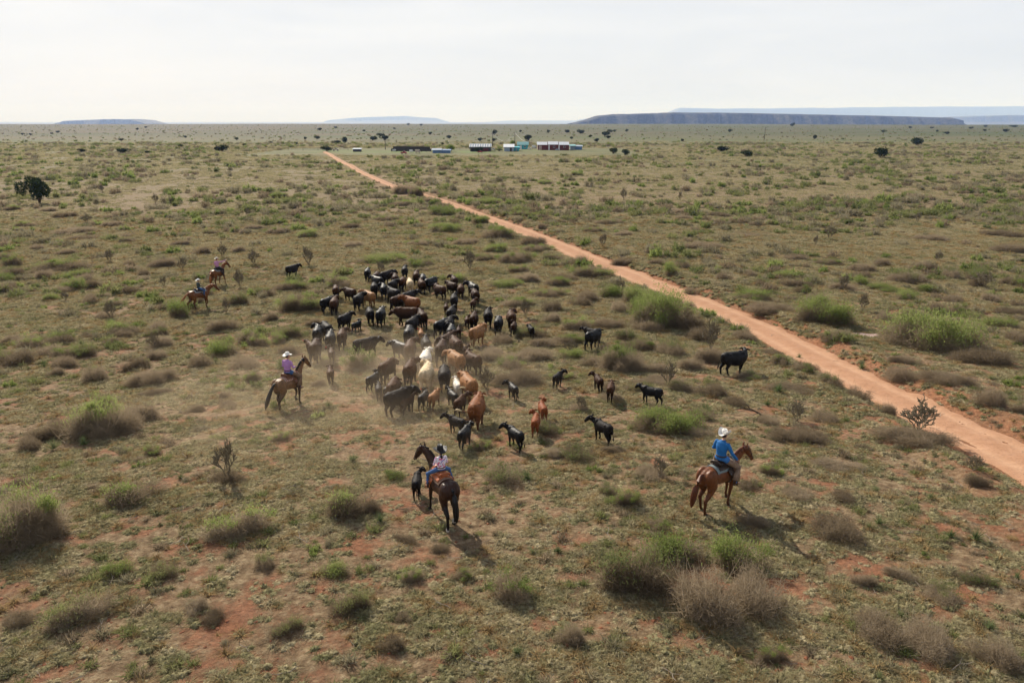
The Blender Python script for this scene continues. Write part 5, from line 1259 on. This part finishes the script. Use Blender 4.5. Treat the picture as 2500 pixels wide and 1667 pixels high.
scatter('distant_grass', np.column_stack([x, y, terr(x, y)]), rng.uniform(0, 6.28, n_), np.column_stack([s, s, s * .8]), rng.integers(0, 4, n_), PATCH)
# shrubs of the middle and far plain
Xa, Ya, Sa = fill(7500, 110, 420, .5, 1.7, 1.4); Xb, Yb, Sb = fill(5500, 400, 2300, .6, 1.6, 1.1)
x = np.concatenate([X1[rest], Xa, Xb]); y = np.concatenate([Y1_[rest], Ya, Yb]); s = np.concatenate([S1[rest], Sa, Sb])
yardm = ~((y > 278) & (y < 345) & (x > -100) & (x < 50)); x, y, s = x[yardm], y[yardm], s[yardm]; n_ = len(x)
scatter('distant_shrubs', np.column_stack([x, y, terr(x, y) - .02]), rng.uniform(0, 6.28, n_), np.column_stack([s, s * .85, s * rng.uniform(.9, 1.7, n_)]), rng.integers(0, 6, n_), LOWS)
# small weeds and seedlings between the grass
def weed(seed, mat):
    r = np.random.default_rng(seed); n_ = 150; u = unit(r.normal(size=(n_, 3))); u[:, 2] = np.abs(u[:, 2]); P = u * (r.uniform(.1, .8, n_))[:, None] * [1, 1, .5]
    D = unit(u * [1, 1, .5] + r.normal(size=(n_, 3)) * .5 + [0, 0, .4]); m_ = fast_mesh('weed', *ribbons(P, D, r.uniform(.2, .5, n_), r.uniform(.05, .10, n_), 2, r=r)); m_.materials.append(mat); return m_
WEED = [weed(300 + i, [M_twig, M_leafd, M_twig2, M_leafd][i]) for i in range(4)]
x, y = wedge(9000, 11, 90, 1.3); keep = (road_dist(x, y) > .3) & (fbm(x / 3, y / 2.5, 95, 3) + rng.uniform(-.12, .12, len(x)) > .5); x, y = x[keep], y[keep]; n_ = len(x); s = rng.uniform(.10, .34, n_)
scatter('weeds', np.column_stack([x, y, terr(x, y) - .01]), rng.uniform(0, 6.28, n_), np.column_stack([s, s, s * rng.uniform(.6, 1.2, n_)]), rng.integers(0, 4, n_), WEED)
# small woody litter and clods near the camera
def clod(seed):
    r = np.random.default_rng(seed); bm = bmesh.new(); bmesh.ops.create_icosphere(bm, subdivisions=1, radius=.05)
    for v in bm.verts: v.co *= r.uniform(.6, 1.3); v.co.z *= .55
    m_ = to_mesh(bm, 'clod', False); m_.materials.append(simple('red_clod', (.20, .075, .036), .95)); return m_
x, y = wedge(9000, 10, 60, 1.2); keep = soilmask(x, y) < .56; x, y = x[keep], y[keep]; n_ = len(x); s = rng.uniform(.3, 1.2, n_) ** 1.5
scatter('soil_clods', np.column_stack([x, y, terr(x, y)]), rng.uniform(0, 6.28, n_), np.column_stack([s, s, s]), rng.integers(0, 3, n_), [clod(1), clod(2), clod(3)])
def stick(seed):
    r = random.Random(seed); bm = bmesh.new()
    p = Vector((0, 0, .02)); pts = [p]
    for k in range(4): p = p + Vector((.09, r.gauss(0, .03), r.uniform(-.01, .03))); pts.append(p)
    tube(bm, pts, [.007, .007, .006, .005, .003], 5); tube(bm, [pts[2], pts[2] + Vector((.08, .07, .04))], [.005, .003], 5)
    m_ = to_mesh(bm, 'stick', False); m_.materials.append(simple('bleached_wood', (.22, .18, .14), .8)); return m_
x, y = wedge(700, 10, 50, 1.2); n_ = len(x); s = rng.uniform(.5, 1.6, n_)
scatter('dead_twigs', np.column_stack([x, y, terr(x, y) + .02]), rng.uniform(0, 6.28, n_), np.column_stack([s, s, s]), rng.integers(0, 3, n_), [stick(1), stick(2), stick(3)])

# ------------------------------------------------------------------ ranch
M_tin = simple('pale_tin_roof', (.62, .64, .66), .4, .12, 2, .3); M_redw = simple('dark_red_boards', (.13, .035, .03), .8, .25, 2); M_pinkw = simple('faded_pink_end_wall', (.42, .30, .26), .8, .15, 2)
M_teal = simple('turquoise_paint', (.03, .33, .38), .6, .15, 2); M_tealr = simple('faded_teal_roof', (.17, .36, .36), .6, .15, 2); M_blue = simple('blue_tarp', (.09, .17, .32), .6, .2, 1); M_bgrey = simple('blue_grey_siding', (.25, .31, .38), .6, .15, 2)
M_darkw = simple('weathered_dark_wood', (.05, .042, .038), .9, .3, 2); M_white = simple('white_paint', (.72, .71, .68), .5, .08, 2); M_glass = simple('dark_glass', (.02, .025, .03), .15, .1, 2); M_tyre = simple('tyre', (.02, .02, .02), .8)
M_cred = simple('red_paint', (.32, .03, .03), .4, .1, 2); M_beige = simple('beige_paint', (.5, .42, .33), .6, .1, 2); M_wire = simple('pale_wire', (.6, .6, .6), .5)
def site(px, py): x, y, sc = ground_at(px, py); return x, y, base_z(x, y).item() if hasattr(base_z(x, y), 'item') else float(base_z(x, y)), sc
def gable(name, px0, px1, pybase, depth, wallh, roofh, wall, roof, label, cat='building', rot=0., doors=(), wins=(), ribs=0, endw=None, flat=False, roofparts=1, over=.35):
    cx = (px0 + px1) / 2; x, y, z, sc = site(cx, pybase); wd = (px1 - px0) / sc
    e = empty(name, (x, y + depth / 2, tz(x, y) - .1), R(rot)); tag(e, label, cat)
    bm = bmesh.new(); hw, hd = wd / 2, depth / 2
    if flat: pts = [(-hw, -hd, 0), (hw, -hd, 0), (hw, hd, 0), (-hw, hd, 0), (-hw, -hd, wallh), (hw, -hd, wallh), (hw, hd, wallh + roofh), (-hw, hd, wallh + roofh)]; vs_ = [bm.verts.new(p) for p in pts]; fs = [(0, 1, 5, 4), (1, 2, 6, 5), (2, 3, 7, 6), (3, 0, 4, 7), (4, 5, 6, 7), (0, 3, 2, 1)]
    else: pts = [(-hw, -hd, 0), (hw, -hd, 0), (hw, hd, 0), (-hw, hd, 0), (-hw, -hd, wallh), (hw, -hd, wallh), (hw, hd, wallh), (-hw, hd, wallh), (-hw, 0, wallh + roofh), (hw, 0, wallh + roofh)]; vs_ = [bm.verts.new(p) for p in pts]; fs = [(0, 1, 5, 4), (1, 2, 6, 9, 5), (2, 3, 7, 6), (3, 0, 4, 8, 7), (4, 5, 9, 8), (6, 7, 8, 9), (0, 3, 2, 1)]
    for f in fs: bm.faces.new([vs_[i] for i in f])
    link('wall', to_mesh(bm, 'wall', False), e, wall)
    for k in range(roofparts):
        a_, b_ = -hw - over + (2 * hw + 2 * over) * k / roofparts, -hw - over + (2 * hw + 2 * over) * (k + 1) / roofparts - (.25 if roofparts > 1 else 0)
        bm = bmesh.new(); ov = over; kz = (k % 2) * .12 if roofparts > 1 else 0
        slopes = [((-hd - ov, wallh - ov * roofh / hd), (0, wallh + roofh)), ((0, wallh + roofh), (hd + ov, wallh - ov * roofh / hd))] if not flat else [((-hd - ov, wallh - .1), (hd + ov, wallh + roofh + .1))]
        for (ya, za), (yb, zb) in slopes:
            q = [bm.verts.new(p) for p in [(a_, ya, za + .04 + kz), (b_, ya, za + .04 + kz), (b_, yb, zb + .04 + kz), (a_, yb, zb + .04 + kz), (a_, ya, za + .14 + kz), (b_, ya, za + .14 + kz), (b_, yb, zb + .14 + kz), (a_, yb, zb + .14 + kz)]]
            for f in [(0, 1, 5, 4), (1, 2, 6, 5), (2, 3, 7, 6), (3, 0, 4, 7), (4, 5, 6, 7), (0, 3, 2, 1)]: bm.faces.new([q[i] for i in f])
        rf = link('roof', to_mesh(bm, 'roof', False), e, roof)
        if ribs:
            bm = bmesh.new(); (ya, za), (yb, zb) = slopes[0]
            for i in range(ribs):
                xx = a_ + (b_ - a_) * (i + .5) / ribs; an = math.atan2(zb - za, yb - ya); ln = math.hypot(yb - ya, zb - za)
                box(bm, (xx, (ya + yb) / 2, (za + zb) / 2 + .22), ((b_ - a_) / ribs * .4, ln, .12), Matrix.Rotation(an, 4, 'X'))
            link('roof_ribs', to_mesh(bm, 'roof_ribs', False), rf, M_bgrey)
    for (fx, w_, h_, mt) in doors: bx('door', (-hw + wd * fx, -hd - .03, h_ / 2), (w_, .08, h_), mt, e)
    for (fx, w_, h_, zz) in wins:
        wf = bx('window', (-hw + wd * fx, -hd - .03, zz), (w_, .08, h_), M_white, e); bx('pane', (-hw + wd * fx, -hd - .08, zz), (w_ * .8, .04, h_ * .8), M_glass, wf)
    if endw: bx('end_wall_panel', (-hw - .05, 0, wallh / 2), (.06, depth * .96, wallh), endw, e)
    return e
gable('long_barn', 1313, 1389, 367, 5, 2.3, 1.0, M_redw, M_tin, 'long dark red barn with pale tin roof in three sections', roofparts=3, endw=M_pinkw, doors=[(.08, 1.2, 1.9, M_pinkw), (.36, .5, 2.2, M_white), (.68, .5, 2.2, M_white)], wins=[(.52, .8, .7, 1.4), (.85, .8, .7, 1.4)])
gable('tin_roofed_barn', 1148, 1198, 370, 5, 1.9, 1.0, M_darkw, M_white, 'dark barn with white ribbed tin roof, leftmost large building', ribs=9, doors=[(.15, 1.2, 1.7, M_glass), (.75, 2.4, 1.4, M_redw)])
gable('shed', 1231, 1254, 370, 3.5, 1.7, .9, M_bgrey, M_tin, 'blue grey shed with slanting roof beside turquoise shed', flat=True, doors=[(.7, .8, 1.5, M_darkw)])
gable('turquoise_shed', 1254.5, 1267, 369.5, 2.4, 1.45, .15, M_teal, M_teal, 'small bright turquoise shed in front of the teal house', flat=True, doors=[(.5, .6, 1.2, M_bgrey)])
gable('house', 1264, 1289, 365, 4, 2.0, 1.1, M_teal, M_tealr, 'small teal house with faded teal gabled roof', doors=[(.3, .8, 1.7, M_white)], wins=[(.7, .8, .8, 1.2)])
gable('blue_shed', 1392, 1404, 366, 3, 1.7, .3, M_bgrey, M_tealr, 'low blue green shed joined to the right end of the long barn', flat=True)
gable('blue_shed', 1405, 1421, 366, 3, 1.5, .2, M_blue, M_bgrey, 'low blue shed, rightmost building of the ranch', flat=True)
gable('covered_pen', 1056, 1076, 374, 4, 1.2, .5, M_blue, M_bgrey, 'blue shed with pointed roof at left of the ranch')
gable('stock_trailer', 1077, 1099, 374, 2.4, 1.15, .1, M_blue, M_blue, 'long low blue trailer beside the pointed blue shed', 'trailer', flat=True)
gable('storage_box', 862, 880, 371, 2.4, 1.1, .1, M_darkw, M_bgrey, 'dark box shed alone left of the ranch by the road end', 'shed', flat=True)
def vehicle(name, px, py, wpx, col, label, cat, rot=0, van=False):
    x, y, z, sc = site(px, py); e = empty(name, (x, y, tz(x, y)), R(rot), 1); tag(e, label, cat, 'vehicles parked at the ranch'); l = wpx / sc; k = l / 4.6
    bm = bmesh.new()
    prof = [(-2.3, .45), (-2.3, 1.0), (-.6, 1.05), (-.45, 1.65), (.7, 1.65), (1.15, 1.08), (2.2, .95), (2.3, .45)] if not van else [(-2.3, .4), (-2.3, 2.2), (1.6, 2.2), (2.2, 1.3), (2.3, .4)]
    a_ = [bm.verts.new((p[0], -.85, p[1])) for p in prof]; b_ = [bm.verts.new((p[0], .85, p[1])) for p in prof]; bm.faces.new(a_); bm.faces.new(b_[::-1])
    for i in range(len(prof)): bm.faces.new((a_[i], b_[i], b_[(i + 1) % len(prof)], a_[(i + 1) % len(prof)]))
    bmesh.ops.bevel(bm, geom=bm.edges[:], offset=.05, segments=1, affect='EDGES'); link('body', to_mesh(bm, 'body', False), e, col)
    if not van:
        for s_ in (-1, 1): bx('side_window', (.12, s_ * .86, 1.36), (.95, .03, .4), M_glass, e)
    else: bx('side_window', (1.5, -.86, 1.5), (.6, .03, .5), M_glass, e)
    for sx in (-1.4, 1.4):
        for s_ in (-1, 1):
            bm = bmesh.new(); tube(bm, [(sx, s_ * .72, .36), (sx, s_ * .92, .36)], [.36, .36], 14); wh = link('wheel', to_mesh(bm, 'wheel'), e, M_tyre)
            bm = bmesh.new(); tube(bm, [(sx, s_ * .925, .36), (sx, s_ * .94, .36)], [.2, .2], 10); link('rim', to_mesh(bm, 'rim'), wh, M_metal)
    e.scale = (k, k, k * 1.35); e.location.z += .18
vehicle('pickup_truck', 1292, 367, 11, M_white, 'white pickup between the teal house and the red barn', 'truck')
vehicle('camper', 1304, 364, 11, M_white, 'white camper trailer left of the red barn', 'camper', van=True)
vehicle('pickup_truck', 1204, 369, 12, M_white, 'white car parked right of the white roofed barn', 'truck')
vehicle('pickup_truck', 963, 371, 12, M_white, 'white truck at the left end of the dark corral', 'truck', 10)
vehicle('tractor_truck', 986, 377, 15, M_cred, 'red vehicle in front of the dark corral', 'truck', -8)
vehicle('van', 1004, 373, 9, M_white, 'small white van behind the red vehicle', 'van', van=True)
vehicle('camper', 1020, 375, 13, M_beige, 'beige camper at the right end of the corral', 'camper', 5, van=True)
vehicle('pickup_truck', 820, 370, 15, M_beige, 'tan truck parked at the far end of the dirt road', 'truck', 0)
vehicle('parked_car', 1172, 374, 12, M_cred, 'dark red car in front of the white roofed barn', 'car')
vehicle('parked_car', 1360, 369, 10, M_bgrey, 'blue grey car in front of the long red barn', 'car')
def fence(px0, px1, py0, py1, h, label, step=2.4, rails=3, mat=M_darkw, solid=False):
    x0, y0, z0, sc = site(px0, py0); x1, y1, z1, _ = site(px1, py1); e = empty('corral_fence' if solid else 'fence', (x0, y0, tz(x0, y0))); tag(e, label, 'fence')
    L_ = math.hypot(x1 - x0, y1 - y0); n_ = max(2, int(L_ / step)); zz = tz(x0, y0)
    pm = None
    for i in range(n_ + 1):
        f = i / n_; xx, yy = (x1 - x0) * f, (y1 - y0) * f; za = tz(x0 + xx, y0 + yy) - zz
        if pm is None: bm = bmesh.new(); tube(bm, [(0, 0, -.2), (0, 0, h)], [.07, .06], 6); pm = to_mesh(bm, 'post'); pm.materials.append(mat)
        p = link('post', pm, e); p.location = (xx, yy, za)
    an = math.atan2(y1 - y0, x1 - x0)
    for r_ in range(rails):
        z_ = h * (.35 + .6 * r_ / max(1, rails - 1)); bm = bmesh.new()
        tube(bm, [((x1 - x0) * f, (y1 - y0) * f, tz(x0 + (x1 - x0) * f, y0 + (y1 - y0) * f) - zz + z_) for f in np.linspace(0, 1, 8)], [(.06, .17) if solid else (.02, .02)] * 8, 4); link('rail', to_mesh(bm, 'rail', False), e, mat)
fence(955, 1053, 371, 371.5, 1.15, 'dark board corral left of the blue shed', 2, 4, solid=True)
fence(960, 1050, 366, 366.5, 1.25, 'dark back side of the board corral behind the parked vehicles', 2, 4, solid=True)
fence(1425, 1900, 361, 352, 1.2, 'long low fence running right from the ranch across the plain', 6, 3)
fence(1100, 1146, 366, 366, 1.2, 'short fence between the blue trailer and white roofed barn', 3, 3)
fence(560, 850, 366, 367.5, 1.2, 'low fence running left from the road end across the plain', 6, 3)
def pole(px, py, hpx, label):
    x, y, z, sc = site(px, py); h = hpx / sc; zz = tz(x, y); e = empty('power_pole', (x, y, zz)); tag(e, label, 'power pole', 'wooden power poles at the ranch')
    bm = bmesh.new(); tube(bm, [(0, 0, -.3), (0, 0, h)], [.16, .11], 8); link('pole_shaft', to_mesh(bm, 'pole_shaft'), e, M_darkw)
    bx('crossarm', (0, 0, h - .35), (1.7, .12, .14), M_darkw, e)
    for s_ in (-.75, 0, .75): bx('insulator', (s_, 0, h - .2), (.1, .1, .16), M_white, e)
    return Vector((x, y, zz + h - .15))
a_ = pole(1203, 358, 32, 'power pole behind the white roofed barn'); b_ = pole(1257, 360, 36, 'power pole behind the small turquoise shed'); c_ = pole(941, 366, 26, 'thin power pole left of the dark corral'); d_ = pole(1866, 341, 28, 'lone power pole far out on the right plain')
tx_, ty_, tz_2, _ = site(1290, 366)
ends = [(a_, b_, 3.5), (a_ + Vector((.7, 0, 0)), b_ + Vector((.7, 0, 0)), 3.9), (b_, Vector((tx_, ty_ + 2, tz(tx_, ty_) + 3.1)), 1.0)]
for k, (p, q, sag) in enumerate(ends):
    bm = bmesh.new(); tube(bm, [p.lerp(q, f) - Vector((0, 0, sag * 4 * f * (1 - f))) for f in np.linspace(0, 1, 14)], [.035] * 14, 5)
    o = link('power_line', to_mesh(bm, 'power_line'), None, M_wire); tag(o, ['upper pale wire sagging between the two ranch power poles', 'lower pale wire sagging between the two ranch power poles', 'pale wire running down from the right pole to the teal house'][k], 'wire')
def farm_tree(px, py, w_, h_, mesh, label, mat=None, nm='yard_tree'):
    x, y, z, sc = site(px, py); e = empty(nm, (x, y + 1, tz(x, y))); e.scale = (w_ / sc, w_ / sc, h_ / sc / .92); tag(e, label, 'tree')
    c = link('crown', mesh, e)
    if mat: setmat(c, mat)
    link('trunk', JT[0], e)
farm_tree(1101, 370, 15, 15, JUO, 'light green leafy tree right of the blue trailer', M_cotton); farm_tree(1170, 371, 20, 12, JU[1], 'dark tree in front of the white roofed barn')
farm_tree(1150, 368, 9, 14, JU[2], 'dark tree at the left end of the white roofed barn'); farm_tree(1253, 353, 8, 9, JUO, 'yellow green tree behind the turquoise shed', M_cotton); farm_tree(1287, 352, 14, 10, JU[0], 'dark juniper behind the teal house')
farm_tree(1219, 370, 14, 7, JUO, 'low olive bush left of the blue grey shed', M_leafd, 'yard_bush')
# water tank
x, y, z, sc = site(1371, 355); bm = bmesh.new(); tube(bm, [(0, 0, 2.6), (0, 0, 4.1)], [.55, .55], 16); tube(bm, [(0, 0, 4.1), (0, 0, 4.4)], [.55, .1], 16)

# ------------------------------------------------------------------ trail dust over the herd
def dust():
    cx, cy = 0, 0
    pts = [ground_at(940, 1010), ground_at(1100, 820)]
    x0, y0 = -18.5, 17.0; x1, y1 = 4.0, 43.0; zlo = -2.6; zhi = 2.9
    bm = bmesh.new(); 
    n_ = 24
    for lvl in range(1): bmesh.ops.create_uvsphere(bm, u_segments=32, v_segments=16, radius=.5)
    me_ = to_mesh(bm, 'trail_dust'); o = link('trail_dust', me_)
    o.location = ((x0 + x1) / 2, (y0 + y1) / 2, -.2); o.scale = (x1 - x0, y1 - y0, 4.6); tag(o, 'thin pale dust hanging over the herd and the trampled ground', 'dust', kind='stuff')
    m, t, out = newmat('dust_air'); g = N(t, 'ShaderNodeNewGeometry').outputs['Position']; oc = N(t, 'ShaderNodeTexCoord').outputs['Object']
    vl = N(t, 'ShaderNodeVectorMath', _operation='LENGTH'); t.links.new(oc, vl.inputs[0])
    fo = N(t, 'ShaderNodeMapRange'); t.links.new(vl.outputs['Value'], fo.inputs[0]); fo.inputs[1].default_value = .5; fo.inputs[2].default_value = .12
    nn = N(t, 'ShaderNodeMapRange'); t.links.new(noise(t, .28, 3, g), nn.inputs[0]); nn.inputs[1].default_value = .45; nn.inputs[2].default_value = .7; nn.inputs[3].default_value = .15; nn.inputs[4].default_value = 1
    ml = N(t, 'ShaderNodeMath', _operation='MULTIPLY'); t.links.new(fo.outputs[0], ml.inputs[0]); t.links.new(nn.outputs[0], ml.inputs[1])
    m2 = N(t, 'ShaderNodeMath', _operation='MULTIPLY'); t.links.new(ml.outputs[0], m2.inputs[0]); m2.inputs[1].default_value = .18
    pv = N(t, 'ShaderNodeVolumePrincipled', Anisotropy=.55); pv.inputs['Color'].default_value = (.90, .73, .54, 1); t.links.new(m2.outputs[0], pv.inputs['Density']); t.links.new(pv.outputs[0], out.inputs['Volume'])
    me_.materials.append(m)
dust()
print('objects', len(bpy.data.objects))
